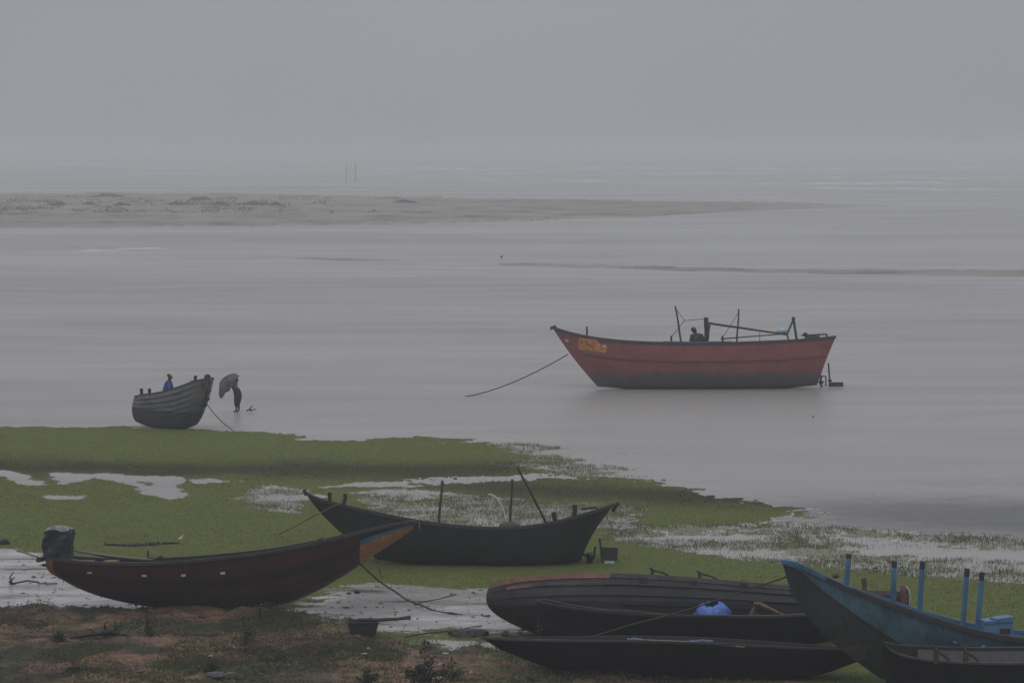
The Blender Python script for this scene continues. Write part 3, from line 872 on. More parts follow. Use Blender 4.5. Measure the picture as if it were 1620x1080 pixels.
# in hull(): a cut line that separates two paints along the length
def hull_cut(s, mats, ucut, matfun, nt=60, j0=8, j1=7, thick=.05, inside=None, name='hull', cap1=True):
    b = MB(); T = np.linspace(0, 1, nt)
    uc = np.array([ucut(t) for t in T])
    U = np.stack([np.concatenate([c * np.linspace(0, 1, j0 + 1), c + (1 - c) * np.linspace(0, 1, j1 + 1)[1:]]) for c in uc])
    mm = U.shape[1]
    for side in (-1, 1):
        P = s.surf(T[:, None], U, side); Q = s.surf(T[:, None], U, side, 0, thick)
        fo, fi, ms = [], [], []
        for i in range(nt - 1):
            for j in range(mm - 1):
                f = (i*mm+j, (i+1)*mm+j, (i+1)*mm+j+1, i*mm+j+1)
                fo.append(f if side < 0 else f[::-1]); fi.append(f[::-1] if side < 0 else f)
                ms.append(matfun((T[i]+T[i+1])/2, j >= j0))
        b.add(P.reshape(-1, 3), fo); b.m[-len(fo):] = ms
        b.add(Q.reshape(-1, 3), fi, len(mats) if inside else 0)
        rim = np.concatenate([P[:, -1], Q[:, -1]])
        b.add(rim, [(i, i+1, nt+i+1, nt+i) if side < 0 else (nt+i, nt+i+1, i+1, i) for i in range(nt - 1)], 0)
    if cap1:
        A = s.surf(1.0, U[-1], -1); B = s.surf(1.0, U[-1], 1)
        b.add(list(A) + list(B[::-1]), [(j, j+1, 2*mm-2-j, 2*mm-1-j)[::-1] for j in range(mm-1)], 0)
    return b.build(name, list(mats) + ([inside] if inside else []), s.root, True)

def strip_along(s, ufun, t0, t1, w, d, material, name, n=50, sides=(-1,)):
    b = MB(); T = np.linspace(t0, t1, n)
    for side in sides:
        R1 = [[tuple(s.surf(t, min(1, ufun(t) + du), side, off)) for t in T] for du, off in ((-w, -.004), (-w * .8, d), (w * .8, d), (w, -.004))]
        b.grid(R1 if side > 0 else R1[::-1])
    return b.build(name, material, s.root)

# ---------------- 1. the red boat lying in the shallows
bt = Boat('fishing_boat', 'long red fishing boat with masts and a man aboard, standing in the shallow water', base(1110, 614), 3, -5)
red = bt
bt.lines([(873, 516, .05), (900, 524.5, .45), (930, 531, .85), (970, 536.5, 1.15), (1050, 541, 1.40), (1120, 541.5, 1.45), (1200, 539.5, 1.4), (1260, 536.5, 1.2), (1300, 533.5, .9), (1323, 531, .55)],
         [(945, 611), (990, 614.5), (1060, 616), (1140, 616), (1230, 614.5), (1292, 609)], .55, .25, -.10, -.05)
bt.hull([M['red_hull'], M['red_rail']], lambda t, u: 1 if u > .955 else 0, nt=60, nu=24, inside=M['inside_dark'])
bt.rail(M['red_rail'], .10, .10)
strip_along(bt, lambda t: .70, .05, .99, .014, .03, M['strake_red'], 'rubbing_strake')
o = bt.rail(M['blue_rail'], .09, .03, .38, .62, 'blue_gunwale_cap', sides=(-1,), over=.03, lift=.03)
b = MB(); p = bt.lp(876, 518, 0); b.box((p[0] - .02, 0, p[2]), (.30, .22, .14), (0, R(-18), 0), taper=.8)
b.build('stem_head', M['rail_dark'], bt.root)
bt.post((928.5, 533), (928.5, 516), .045, -.3, M['wood_dark'], 'bow_post')
bt.post((1078, 543), (1068.5, 484), .045, -.2, M['wood_dark'], 'mast')
bt.post((1165.5, 543), (1169, 488.5), .04, -.2, M['wood_dark'], 'mast')
bt.post((1117, 544), (1117.5, 502), .085, 0, M['wood_dark'], 'samson_post', r1=.10)
bt.post((1119, 540), (1123, 511), .05, .05, M['wood_dark'], 'post_brace')
bt.post((1120, 511), (1244, 529), .05, .1, M['wood_dark'], 'boom')
bt.post((1140, 536), (1240, 528), .03, -.1, M['wood_dark'], 'boom')
bt.post((1062, 543), (1062, 531), .05, -.6, M['wood_dark'], 'thole_pin')
bt.post((1143.5, 543), (1143, 531), .05, -.6, M['wood_dark'], 'thole_pin')
b = MB()
for q0, q1, r_ in (((1261, 541), (1255, 503), .055), ((1246, 527), (1255, 505), .04), ((1248, 541), (1245, 527), .035)):
    b.tube([bt.lp(*q0, 0), bt.lp(*q1, 0)], r_, 8)
b.tube([bt.lp(1253.8, 505.5, 0), bt.lp(1256.5, 502, 0)], .075, 8)
b.build('stern_frame', M['wood_dark'], bt.root)
b = MB()
for q0, q1 in (((1268, 530.5), (1308, 528.5)), ((1308, 528.5), (1308, 536)), ((1280, 530), (1280, 536))):
    b.tube([bt.lp(*q0, 0), bt.lp(*q1, 0)], .04, 6)
b.build('tiller_bar', M['iron'], bt.root)
b = MB(); c = bt.lp(1283, 536, 0); b.box((c[0], 0, c[2]), (.62, .5, .30), (0, R(6), 0), taper=.75)
b.lathe([(.10, 0), (.12, .08), (.05, .16)], (c[0] - .25, 0, c[2] + .12)); b.lathe([(.07, 0), (.07, .12)], (c[0] + .33, .1, c[2] + .02))
b.build('engine', M['iron'], bt.root)
# name panel and painted eye
b = bt.patch([(915, 534), (945, 537), (945, 556), (915, 552)], .010)
bt.patch([(945.5, 545), (959.5, 548), (959, 558), (945.5, 556)], .011, 5, 0, b)
pn = b.build('name_panel', M['panel_orange'], bt.root)
b = MB()
for x0, w_, y0, h_ in ((918, 4, 538, 6), (919.5, 1.6, 541, 8), (925, 3.4, 539, 2.2), (927, 1.5, 540, 6), (931.5, 1.6, 540, 9), (930, 4.5, 544.5, 1.8), (937, 4.2, 541, 2), (939, 1.5, 541, 7), (936.5, 4, 547, 1.6), (919, 6, 549, 1.6), (928, 3, 551, 1.8), (937, 5, 552, 1.5), (949, 3, 551, 1.8), (954, 2.4, 553, 2)):
    bt.patch([(x0, y0), (x0 + w_, y0 + w_ * .12), (x0 + w_, y0 + h_ + w_ * .12), (x0, y0 + h_)], .024, 3, 0, b)
lt_ = b.build('lettering', M['letter'], pn)
b = MB()
for q in ([(946.5, 543), (951, 543.4), (951, 545.4), (946.5, 545)], [(953, 546), (959, 546.8), (959, 548), (953, 547.4)]):
    bt.patch(q, .022, 3, 0, b)
b.build('white_mark', M['white'], bt.root)
b = MB()
for q in ([(894, 536), (896, 536), (896, 539.4), (894, 539)], [(896, 538), (900, 538.3), (900, 540), (896, 539.8)], [(899.8, 536.4), (901.5, 536.6), (901.5, 540), (899.8, 540)]):
    bt.patch(q, .016, 3, 0, b)
b.build('painted_eye', M['white'], bt.root)
b = MB()
b.tube([bt.lp(1310.5, 574, 0), bt.lp(1313, 606, 0)], .035, 8)
b.lathe([(.06, 0), (.10, .06), (.06, .12)], tuple(bt.lp(1313, 604, 0)), 8)
b.build('rudder_stock', M['iron'], bt.root)
b = MB(); a0, a1 = bt.lp(1311, 604.5, 0), bt.lp(1334, 611.5, 0)
b.box(((a0[0] + a1[0]) / 2, 0, (a0[2] + a1[2]) / 2), (a1[0] - a0[0], .07, abs(a1[2] - a0[2])))
b.build('rudder', M['wood_dark'], bt.root)
b = MB()
b.tube([bt.lp(1294, 594, 0), bt.lp(1306.5, 595, 0), bt.lp(1306.5, 610, 0)], .035, 6)
b.build('propeller_guard', M['iron'], bt.root)
b = MB()
for k in range(3):
    t = 2.1 * k + 1.2; c = bt.lp(1299, 604, 0)
    b.box((c[0], .13 * math.cos(t), c[2] + .13 * math.sin(t)), (.03, .11, .28), (R(90) - t, 0, R(25)))
b.tube([bt.lp(1290, 604, 0), bt.lp(1302, 604, 0)], .035, 6)
b.build('propeller', M['iron'], bt.root)
b = MB(); P = [red.lp(x, y, 0) for x, y in ((1071, 491), (1083, 507), (1117, 504))]
b.tube(P, .014, 5); b.tube([P[1], red.lp(1063, 532, 0)], .014, 5); b.build('stay_line', M['rope_dark'], bt.root)
b = MB(); b.tube([red.lp(1168.5, 494, 0), red.lp(1144, 533, 0)], .012, 5); b.build('stay_line', M['rope_dark'], bt.root)
b = MB(); b.tube([red.lp(1202, 525, 0), red.lp(1202, 539, 0)], .014, 5); b.build('hanging_line', M['rope_dark'], bt.root)
# pale bundle tied under the boom
t_ = MB(); t_.lathe([(.06, 0), (.20, .06), (.24, .16), (.16, .25), (.05, .29)], (0, 0, 0), 12, 0, .25, 1.2, .8)
o = t_.build('float_bundle', M['pale_blue'], None, True); o.location = red.to_world(red.lp(1238, 528.5, .1))
tag(o, 'pale blue bundle hung at the end of the boom on the red boat', 'bundle')
A = red.to_world(red.lp(899, 560, -.25)); Bp = ground(735, 627)
pts = [A]
for q in np.linspace(.1, 1, 10):
    pp = A * (1 - q) + Bp * q; pp[2] = A[2] * (1 - q) ** 1.55 + .0 * q; pts.append(pp)
rope('mooring_rope', 'long mooring rope running from the bow of the red boat down into the water', pts, .022, M['rope_dark'], n=3)
b = MB(); c = ground(828, 604.5, .55); 

# ---------------- 2. grey planked boat at the edge of the grass
bt = Boat('fishing_boat', 'small grey planked boat at the grass edge with a man in blue aboard', base(262, 676), -34, 0)
grey = bt
bt.lines([(213, 626, .55), (236, 622.5, .68), (262, 617.5, .74), (290, 608.5, .68), (312, 601, .46), (325, 598.5, .22), (331, 597.5, .07)],
         [(223, 668), (245, 675), (272, 678), (296, 677), (308, 670), (314, 660)], .42, .12, -.10, .05)
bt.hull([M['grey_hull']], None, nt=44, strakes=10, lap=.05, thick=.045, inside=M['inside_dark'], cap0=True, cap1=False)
bt.rail(M['rail_grey'], .07, .05)
bt.thwart(.35, .75, M['wood_dark']); bt.thwart(.6, .75, M['wood_dark']); bt.floor(.22, M['inside_dark'], .1, .8)
b = MB(); c = bt.lp(328, 597.5, 0); b.lathe([(.09, -.1), (.12, 0), (.115, .08), (.07, .13)], tuple(c), 10, 0, .1)
b.build('stem_head', M['wood_dark'], bt.root)
bt.post((307, 606), (310, 594.5), .05, -.1, M['wood_dark'], 'bow_post', r1=.06)
b = MB(); c = bt.lp(330, 605, -.1)
for k in range(7):
    b.tube([c + np.array([-.75 + .10*k, -.12 - .02*k, .02 - .05*(k % 3)]), c + np.array([-.35 + .06*k, -.16, .05 - .03*k]), c + np.array([.0 + .035*k, -.10, .02 - .055*k])], .034, 5)
b.build('rag', M['cloth_bow'], bt.root)
b = MB()
for (x, y) in ((328, 619.5), (328.5, 631), (324, 641)):
    c = bt.lp(x, y, -.02); b.lathe([(.03, -.07), (.08, -.03), (.08, .03), (.03, .07)], tuple(c), 8, 0, .2)
b.tube([bt.lp(327, 612, 0), bt.lp(328, 625, 0), bt.lp(325, 641, 0)], .018, 5)
b.build('bow_chain', M['iron'], bt.root)
for x in (224, 236.5):
    b = MB(); c = bt.lp(x, 624.5, -.3 if x > 230 else .1)
    b.lathe([(.10, -.1), (.13, .0), (.05, .06), (.06, .14), (.075, .20), (.03, .26)], tuple(c), 8, 0, .25); b.tube([c, c + np.array([.25, 0, .05]), c + np.array([.35, 0, -.12])], .03, 5)
    b.build('stern_cleat', M['wood_dark'], bt.root)
A = grey.to_world(grey.lp(326.5, 638, 0)); Bp = ground(368, 680, .05)
pts = [A * (1 - q) + Bp * q - np.array([0, 0, .10 * math.sin(math.pi * q)]) for q in np.linspace(0, 1, 8)]
rope('mooring_rope', 'short rope from the bow of the grey planked boat to the grass', pts, .016, M['rope_dark'], n=2)

# ---------------- 3. dark tarred boat standing on the grass
bt = Boat('fishing_boat', 'dark tarred boat with three bare poles standing on the green grass', base(755, 891, .03), 0, -7)
dark = bt
bt.lines([(481, 777, .05), (500, 786.5, .28), (545, 799, .58), (600, 812, .80), (690, 828, .98), (800, 834.5, 1.02), (870, 827, .95), (920, 814, .78), (955, 803, .48), (973, 796, .12)],
         [(598, 885), (650, 891), (755, 893), (860, 893), (918, 888)], .5, .3, -.20, -.10)
bt.hull([M['tar']], None, nt=100, strakes=7, lap=.012, inside=M['inside_dark'])
bt.rail(M['rail_dark'], .08, .05)
for t in (.3, .5, .7): bt.thwart(t, .8, M['wood_dark'])
bt.floor(.3, M['inside_dark'])
b = MB(); c = bt.lp(483, 778.5, 0); b.box(tuple(c), (.10, .12, .15), (0, R(-25), 0), taper=.8); b.build('stem_head', M['wood_dark'], bt.root)
bt.post((521, 794), (522, 779), .045, -.2, M['wood_dark'], 'bow_post', r1=.055)
bt.post((544, 800), (546.5, 781), .045, -.2, M['wood_dark'], 'bow_post', r1=.05)
bt.post((693.5, 833), (700, 759.5), .035, 0, M['mast_brown'], 'pole', r1=.03)
bt.post((806.5, 836), (810.5, 757.5), .032, 0, M['mast_brown'], 'pole', r1=.028)
bt.post((866, 830), (818.5, 738), .03, -.2, M['wood_dark'], 'pole', r1=.025)
for x, x2, yb in ((879, 876.5, 830), (908.5, 909.5, 818)):
    bt.post((x, yb), (x2, yb - 20), .06, -.1, M['wood_dark'], 'stern_post', r1=.06)
b = MB(); b.tube([bt.lp(919, 805, 0), bt.lp(944, 802, 0), bt.lp(946, 815, 0)], .035, 6); b.build('tiller_bar', M['iron'], bt.root)
bt.post((969, 809), (978, 794.5), .05, 0, M['wood_dark'], 'stern_head', r1=.045)
b = MB()
b.tube([bt.lp(948.5, 851, 0), bt.lp(953.5, 890, 0)], .028, 6); b.build('rudder_stock', M['iron'], bt.root)
b = MB(); a0, a1 = bt.lp(952, 865.5, 0), bt.lp(977, 886, 0)
b.box(((a0[0] + a1[0]) / 2, 0, (a0[2] + a1[2]) / 2), (a1[0] - a0[0], .05, abs(a1[2] - a0[2])), (0, R(2), 0))
r_ = b.build('rudder', M['wood_dark'], bt.root)
b = MB(); c = bt.lp(964, 889, 0); b.box(tuple(c), (.26, .06, .07), (0, 0, 0), taper=.8); b.build('white_tip', M['pale_blue'], r_)
b = MB()
b.tube([bt.lp(920, 874, 0), bt.lp(934, 882, 0)], .04, 6)
b.tube([bt.lp(941.5, 864, 0), bt.lp(940, 880, 0), bt.lp(933, 890, 0)], .03, 6)
b.build('propeller_guard', M['iron'], bt.root)
b = MB(); c = bt.lp(933, 883, 0)
for k in range(3):
    t = 2.1 * k + .5
    b.box((c[0], .10 * math.cos(t), c[2] + .10 * math.sin(t)), (.10, .14, .17), (R(90) - t, 0, R(35)))
b.build('propeller', M['iron'], bt.root)
# hoop and net
A = [dark.to_world(dark.lp(x, y, .1)) for x, y in [(774 + 27 * math.sin(t), 836 - 54 * math.cos(t)) for t in np.linspace(-.08, 1.57, 14)]]
b = MB(); b.tube(A, .020, 7); tag(b.build('hoop', M['pvc'], None, True), 'thin pale bent hoop standing up out of the dark boat on the grass', 'hoop')
b = MB(); b.lathe([(.10, -.15), (.24, -.08), (.28, .03), (.20, .09), (.06, .13)], (0, 0, 0), 18, 0, .25, 1.0, .7)
o = b.build('net_heap', M['net'], None, True); o.location = dark.to_world(dark.lp(806, 833, .0)); tag(o, 'grey heap of fishing net beside the pale hoop in the dark boat', 'net')
rope('mooring_rope', 'tan rope slung down from the bow of the dark boat on the grass', [dark.to_world(dark.lp(x, y, -.62)) for x, y in ((541, 793), (520, 803), (498, 814))] + [ground(440, 845, .05)], .014, M['wood_tan'], .02, n=6)

# ---------------- 4. maroon boat in the foreground with the covered outboard
bt = Boat('fishing_boat', 'maroon boat with an orange and blue painted bow and a covered outboard motor', base(335, 965, .03), -3, -5)
mar = bt
bt.lines([(73, 880, .45), (110, 885.5, .66), (180, 890, .84), (260, 888.5, .94), (340, 882.5, .97), (420, 873, .92), (500, 857.5, .78), (560, 843.5, .60), (610, 832, .38), (645, 825.5, .17), (658, 824.5, .09)],
         [(84, 908), (130, 932), (200, 953), (270, 963), (340, 966), (412, 963.5), (480, 944), (540, 913), (600, 872), (640, 846), (654, 836)], .55, .3, -.05, 0)
tO, uO1 = bt.find(571, 863); _, uO2 = bt.find(572, 856)
def fm(t, u):
    if t > tO: return 3 if u > uO2 + .04 else (4 if u > uO1 else 5)
    if t < .02 : return 5
    return 1 if .60 < u < .74 else (1 if u > .95 else 0)
b = MB()
T = np.concatenate([np.linspace(0, .02, 3), np.linspace(.02, tO, 50)[1:], np.linspace(tO, 1, 16)[1:]])
U = np.array(sorted(set(list(np.linspace(0, .6, 8)) + [.6, .74, .95, 1.0] + [uO1, uO2 + .04] + list(np.linspace(.74, .95, 4)))))
for side in (-1, 1):
    P = bt.surf(T[:, None], U[None, :], side); Q = bt.surf(T[:, None], U[None, :], side, 0, .045)
    n_, m_ = P.shape[:2]; fo, fi, ms = [], [], []
    for i in range(n_ - 1):
        for j in range(m_ - 1):
            f = (i*m_+j, (i+1)*m_+j, (i+1)*m_+j+1, i*m_+j+1)
            fo.append(f if side < 0 else f[::-1]); fi.append(f[::-1] if side < 0 else f); ms.append(fm((T[i]+T[i+1])/2, (U[j]+U[j+1])/2))
    b.add(P.reshape(-1, 3), fo); b.m[-len(fo):] = ms
    b.add(Q.reshape(-1, 3), fi, 2)
A0 = bt.surf(0.0, U, -1); B0 = bt.surf(0.0, U, 1); m_ = len(U)
b.add(list(A0) + list(B0[::-1]), [(j, j+1, 2*m_-2-j, 2*m_-1-j) for j in range(m_-1)], 5)
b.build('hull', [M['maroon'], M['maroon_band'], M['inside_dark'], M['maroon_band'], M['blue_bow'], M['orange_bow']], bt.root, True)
bt.rail(M['rail_dark'], .10, .055, over=.03)
b = MB(); a0 = bt.sheer_pt(1.0); xx, hh, zz = [float(q) for q in a0]
hx = [(0, -.12, .02), (0, .12, .02), (.01, .14, -.10), (0, 0, -.27), (.01, -.14, -.10)]
c0 = [(xx + .02 + p[0], p[1], zz + p[2]) for p in hx]; c1 = [(xx + .06 + p[0], p[1], zz + p[2]) for p in hx]
b.add(c0 + c1, [tuple(range(5)), tuple(range(9, 4, -1))] + [(i, 5+i, 5+(i+1) % 5, (i+1) % 5) for i in range(5)])
b.build('bow_plate', M['maroon_band'], bt.root)
b = MB(); c0 = [(xx + .055, p[1] * .62, zz - .05 + p[2] * .72) for p in hx]; c1 = [(xx + .068, p[1] * .62, zz - .05 + p[2] * .72) for p in hx]
b.add(c0 + c1, [tuple(range(5)), tuple(range(9, 4, -1))] + [(i, 5+i, 5+(i+1) % 5, (i+1) % 5) for i in range(5)])
b.build('bow_diamond', M['yellow'], bt.root)
for x, y in ((141, 906), (227, 910.5), (291, 910), (352, 906)):
    bt.patch([(x - 4, y - 1.6), (x + 4, y - 2), (x + 3.5, y + 1.2), (x - 3.5, y + 1.6)], .014, 3).build('scupper_plate', M['white'], bt.root)
for t in (.3, .5, .68): bt.thwart(t, .8, M['wood_dark'])
bt.floor(.25, M['inside_dark'], .1, .8)
b = MB(); b.tube([bt.lp(505, 857, -.2), bt.lp(524, 853, -.2)], .05, 6); b.lathe([(.09, -.03), (.10, .03), (.04, .08)], tuple(bt.lp(509, 855, -.2)), 8); b.build('bow_cleat', M['wood_dark'], bt.root)
b = MB(); a = bt.lp(69, 883, 0); b.tube([a + np.array([0, -.55, .0]), a + np.array([0, .55, .0])], .06, 8); b.build('stern_beam', M['rail_dark'], bt.root)
b = MB(); b.tube([bt.lp(67, 893, -.1), bt.lp(80, 895, -.1)], .035, 6); b.build('stern_peg', M['wood_dark'], bt.root)
b = MB(); c = bt.lp(176, 889.5, 0); b.box((c[0], 0, c[2]), (.28, .5, .10)); b.build('yellow_box', M['yellow'], bt.root)
for u_ in (.30, .46): strip_along(bt, lambda t, u_=u_: u_, .03, tO - .01, .004, .010, M['maroon_band'], 'plank_seam')
# outboard under a tarp
om = thing('outboard_motor', 'outboard motor wrapped in dark tarp with a pale top, on the maroon boat', 'outboard motor', tuple(mar.to_world(mar.lp(93, 884, 0))), (0, 0, R(-8)))
b = MB(); s_ = .01432
prof = [(-20, 0, 19), (-20, 10, 18.5), (-21, 20, 19.5), (-20, 32, 20.5), (-18, 42, 21.5), (-18.5, 48, 20)]
sec = [(-1, -1), (-.55, -1.08), (0, -1.0), (.5, -1.1), (1, -1), (1.06, -.3), (1, .4), (1, 1), (.3, 1.05), (-.4, 1), (-1, 1), (-1.06, .2)]
Pm = []
for a_, z_, b_ in prof:
    cx, hw = (a_ + b_) / 2 * s_, (b_ - a_) / 2 * s_
    Pm.append([(cx + sx * hw * (1 + .05 * math.sin(i * 2.3 + z_)), sy * .26 * (1 + .06 * math.cos(i * 1.7 + z_)), z_ * s_ + .03 * math.sin(i * 1.9 + z_ * .1)) for i, (sx, sy) in enumerate(sec)])
vs = [p for r_ in Pm for p in r_]; fs = []
for i in range(len(Pm) - 1):
    for k2 in range(12): fs.append((i*12+k2, i*12+(k2+1) % 12, (i+1)*12+(k2+1) % 12, (i+1)*12+k2))
b.add(vs, fs); b.build('tarp_cover', M['tarp'], om)
b = MB(); top = Pm[-1]
ins = [tuple(np.array(p) * np.array([.55, .55, 1]) + np.array([0, 0, .055 + .03 * math.sin(i * 2.1)])) for i, p in enumerate(top)]
b.add(top + ins + [(0.0, 0, top[0][2] + .08)], [(i, (i+1) % 12, 12+(i+1) % 12, 12+i) for i in range(12)] + [(12+i, 12+(i+1) % 12, 24) for i in range(12)])
b.build('tarp_top', M['tarp_top'], om)
b = MB(); b.tube([(-.05, 0, .02), (-.30, 0, -.02), (-1.0, .05, .18)], [.02, .022, .018], 6); b.build('tiller_handle', M['bamboo'], om)
b = MB(); b.tube([(-.24, -.27, .22), (0, -.29, .20), (.26, -.27, .23)], .008, 5); b.build('lashing', M['rope_pale'], om)
for i_, (x0, y0, x1, y1, yy, lb) in enumerate([(116, 870, 242, 885, -.2, 'upper bamboo pole lying along the stern of the maroon boat'), (150, 876, 240, 886.5, .0, 'lower grey pole lying along the stern of the maroon boat'), (110, 884, 150, 886.5, .15, 'short pale pole beside the covered outboard')]):
    A, B2 = mar.to_world(mar.lp(x0, y0, yy)), mar.to_world(mar.lp(x1, y1, yy))
    b = MB(); Ls = [A * (1 - q) + B2 * q + np.array([0, 0, -.03 * math.sin(q * 3)]) for q in np.linspace(0, 1, 7)]; b.tube(Ls, .028 if i_ != 1 else .035, 7)
    tag(b.build('bamboo_pole', M['bamboo'] if i_ != 1 else M['wood'], None, True), lb, 'pole', 'poles in the maroon boat')
b = MB(); A = mar.to_world(mar.lp(238, 886, 0)); b.box(tuple(A), (.10, .2, .16)); b.tube([A, A + np.array([.28, 0, .10])], .025, 6)
b.tube([A + np.array([-.05, 0, 0]), A + np.array([-.06, 0, .22])], .02, 6)
tag(b.build('pole_rest', M['wood_dark'], None), 'dark forked rest under the pole ends in the maroon boat', 'pole rest')
pts = [mar.to_world(mar.lp(548, 866, -.66)), mar.to_world(mar.lp(572, 893, -.5)), ground(625, 935, .25), ground(668, 957, .10), ground(715, 969, .06), ground(775, 973, .06)]
pts2 = [Vector(p) for p in pts]
rope('mooring_rope', 'dark mooring rope running from the maroon bow across the wet sand', pts2, .020, M['rope_dark'], .05, n=10)
rope('mooring_line', 'thin line hanging under the painted bow of the maroon boat', [mar.to_world(mar.lp(592, 878, 0)), ground(603, 908, .06)], .010, M['rope_dark'], .0, n=6)

# ---------------- 5. grey clinker boat, heeled over, at the right
bt = Boat('fishing_boat', 'grey clinker boat heeled over behind the black boats, brown capping at its left end', base(1090, 1006, .03), 0, -16)
clk = bt
bt.lines([(774, 927, .10), (785, 922, .36), (810, 916, .62), (860, 910.5, .88), (960, 907.5, 1.06), (1060, 911.5, 1.10), (1180, 921, 1.06), (1300, 931, .92), (1400, 935.5, .66), (1437, 937, .42)],
         [(846, 1002), (900, 1008), (1000, 1011), (1150, 1011), (1300, 1010), (1405, 1000)], .42, .12, -.44, .2)
bt.hull([M['tar_grey']], None, nt=60, strakes=8, lap=.055, thick=.06, inside=M['inside_dark'], cap0=True)
bt.rail(M['rail_brown'], .12, .09, 0, .285, 'brown_capping', over=.04)
bt.rail(M['rail_grey'], .11, .085, .285, 1, 'gunwale', over=.04)
strip_along(bt, lambda t: .885, .045, .11, .022, .045, M['rail_brown'], 'brown_wale', 14)
strip_along(bt, lambda t: .885, .145, .265, .022, .045, M['rail_brown'], 'brown_wale', 20)
for x, y in ((1018, 917.5), (1097, 922), (1176, 928), (1255, 935)):
    bt.patch([(x - 6, y - 5), (x + 6, y - 4), (x + 5, y + 5), (x - 5, y + 4)], .05, 3).build('thole_pad', M['wood_dark'], bt.root)
for x, y in ((1032, 911), (1107, 916)):
    b = MB(); b.tube([bt.lp(x, y + 3, -.95), bt.lp(x, y - 9, -.95)], .035, 6)
    b.tube([bt.lp(x - 4, y - 13, -.95), bt.lp(x + 2, y - 9, -.95), bt.lp(x + 18, y - 5, -.95), bt.lp(x + 31, y + 2, -.95)], .022, 6)
    b.build('rowlock', M['wood_dark'], bt.root)
bt.post((1367.5, 937), (1367, 915), .05, -.7, M['wood'], 'stern_post', r1=.055)
# cloth bundle on its stern
b = MB(); b.lathe([(.05, -.22), (.11, -.17), (.12, .0), (.105, .12), (.12, .20), (.085, .27), (.03, .30)], (0, 0, 0), 14, 0, .34, .8, .8)
b.tube([(.03, -.05, .29), (.10, -.06, .20), (.12, -.05, .06), (.115, -.05, -.10), (.10, -.05, -.18)], [.010, .013, .012, .010, .006], 7, 1)
o = b.build('cloth_bundle', [M['cloth_red'], M['white']], None, True); o.location = clk.to_world(clk.lp(1430, 947, -.50))
tag(o, 'red and pink cloth bundle at the right end of the grey clinker boat', 'cloth bundle')

# ---------------- 6. low dark boat with the blue tarp in it
bt = Boat('fishing_boat', 'low black boat holding a bright blue tarp, between grey clinker boat and black canoe', base(1090, 1024, .03), 0, 0)
low = bt
bt.lines([(850, 950, .05), (880, 957, .30), (950, 966, .58), (1050, 972, .72), (1150, 973.5, .74), (1240, 973, .66), (1290, 969.5, .45), (1330, 963, .12)],
         [(868, 1016), (950, 1024), (1090, 1026), (1240, 1025), (1312, 1014)], .5, .25, -.15, .1)
bt.hull([M['tar_black']], None, nt=44, strakes=6, lap=.02, inside=M['inside_dark'])
bt.rail(M['rail_grey'], .07, .035, .62, .98, 'pale_gunwale', sides=(-1,))
bt.rail(M['rail_purple'], .07, .04, 0, .62)
for t in (.3, .72): bt.thwart(t, .82, M['wood_dark'])
b = MB(); A_ = [bt.lp(x, y, -.05) for x, y in ((1188, 973), (1196, 957), (1201, 955))]; b.tube(A_, .05, 6)
b.tube([bt.lp(1192, 954, -.1), bt.lp(1202, 955.5, -.1), bt.lp(1214, 961, -.1), bt.lp(1241, 973, -.1)], [.04, .055, .045, .02], 7)
b.build('rowlock', M['wood_tan'], bt.root)
b = MB(); rows_ = []
for i in range(12):
    v = i / 11; r_ = .38 * (1 - .08 * v) * math.cos(v * 1.35) ** .55; rows_.append([(r_ * math.cos(a) * (1 + .10 * math.sin(3 * a + 5 * v) + .07 * math.sin(11 * a + 3 * v)) * 1.0, .75 * r_ * math.sin(a) * (1 + .1 * math.cos(4 * a)), .30 * math.sin(v * 1.5) * (1 + .16 * math.sin(a + .6)) + .035 * math.sin(7 * a + 9 * v) * (1 - v * .5)) for a in np.linspace(0, 2 * math.pi, 25)])
b.grid(rows_); o = b.build('tarp_bundle', M['blue_tarp'], None, True); o.location = low.to_world(low.lp(1126, 977, .0)); tag(o, 'bright blue plastic tarp bundled up in the low black boat', 'tarp')
rope('tow_line', 'pale rope lying along the edge of the low black boat', [low.to_world(low.lp(x, y, -.62)) for x, y in ((858, 947), (900, 956), (950, 963), (1000, 966), (1052, 971))], .014, M['rope_pale'], 0, n=4)
pts = [low.to_world(low.lp(x, y, -.8)) for x, y in ((925, 1010), (1000, 985), (1080, 962), (1130, 946), (1190, 928))]

# ---------------- 7. black canoe in front
bt = Boat('canoe', 'long black canoe lying closest in front of the other dark boats', base(1090, 1072, .03), 0, -6)
can = bt
bt.lines([(761, 1008, .04), (800, 1010.5, .26), (900, 1013, .56), (1000, 1013.5, .70), (1100, 1016, .76), (1200, 1021, .72), (1300, 1026, .52), (1372, 1029, .12)],
         [(792, 1027), (860, 1053), (940, 1066), (1090, 1074), (1230, 1076), (1300, 1066), (1352, 1048)], .6, .25, 0, .05)
bt.hull([M['tar_black']], None, nt=90, strakes=5, lap=.016, inside=M['inside_dark'])
bt.rail(M['rail_purple'], .07, .03)
bt.rail(M['rail_grey'], .05, .02, .0, .22, 'pale_gunwale', sides=(-1,), over=.03, lift=.012)
for t in (.35, .6): bt.thwart(t, .85, M['wood_dark'])
for x0, x1, y, lb in ((992, 1015, 1010.5, 'left blue scrap of plastic lying on the edge of the black canoe'), (1092, 1128, 1013.5, 'right blue scrap of plastic lying on the edge of the black canoe')):
    A, B2 = can.to_world(can.lp(x0, y, -.55)), can.to_world(can.lp(x1, y, -.55)); b = MB()
    b.grid([[tuple(A * (1 - q) + B2 * q + np.array([0, dy, .008 * math.sin(9 * q + dy * 30) + .012])) for q in np.linspace(0, 1, 9)] for dy in (-.10, 0, .10)])
    tag(b.build('plastic_scrap', M['scrap_blue'], None), lb, 'plastic scrap', 'blue scraps on the canoe')
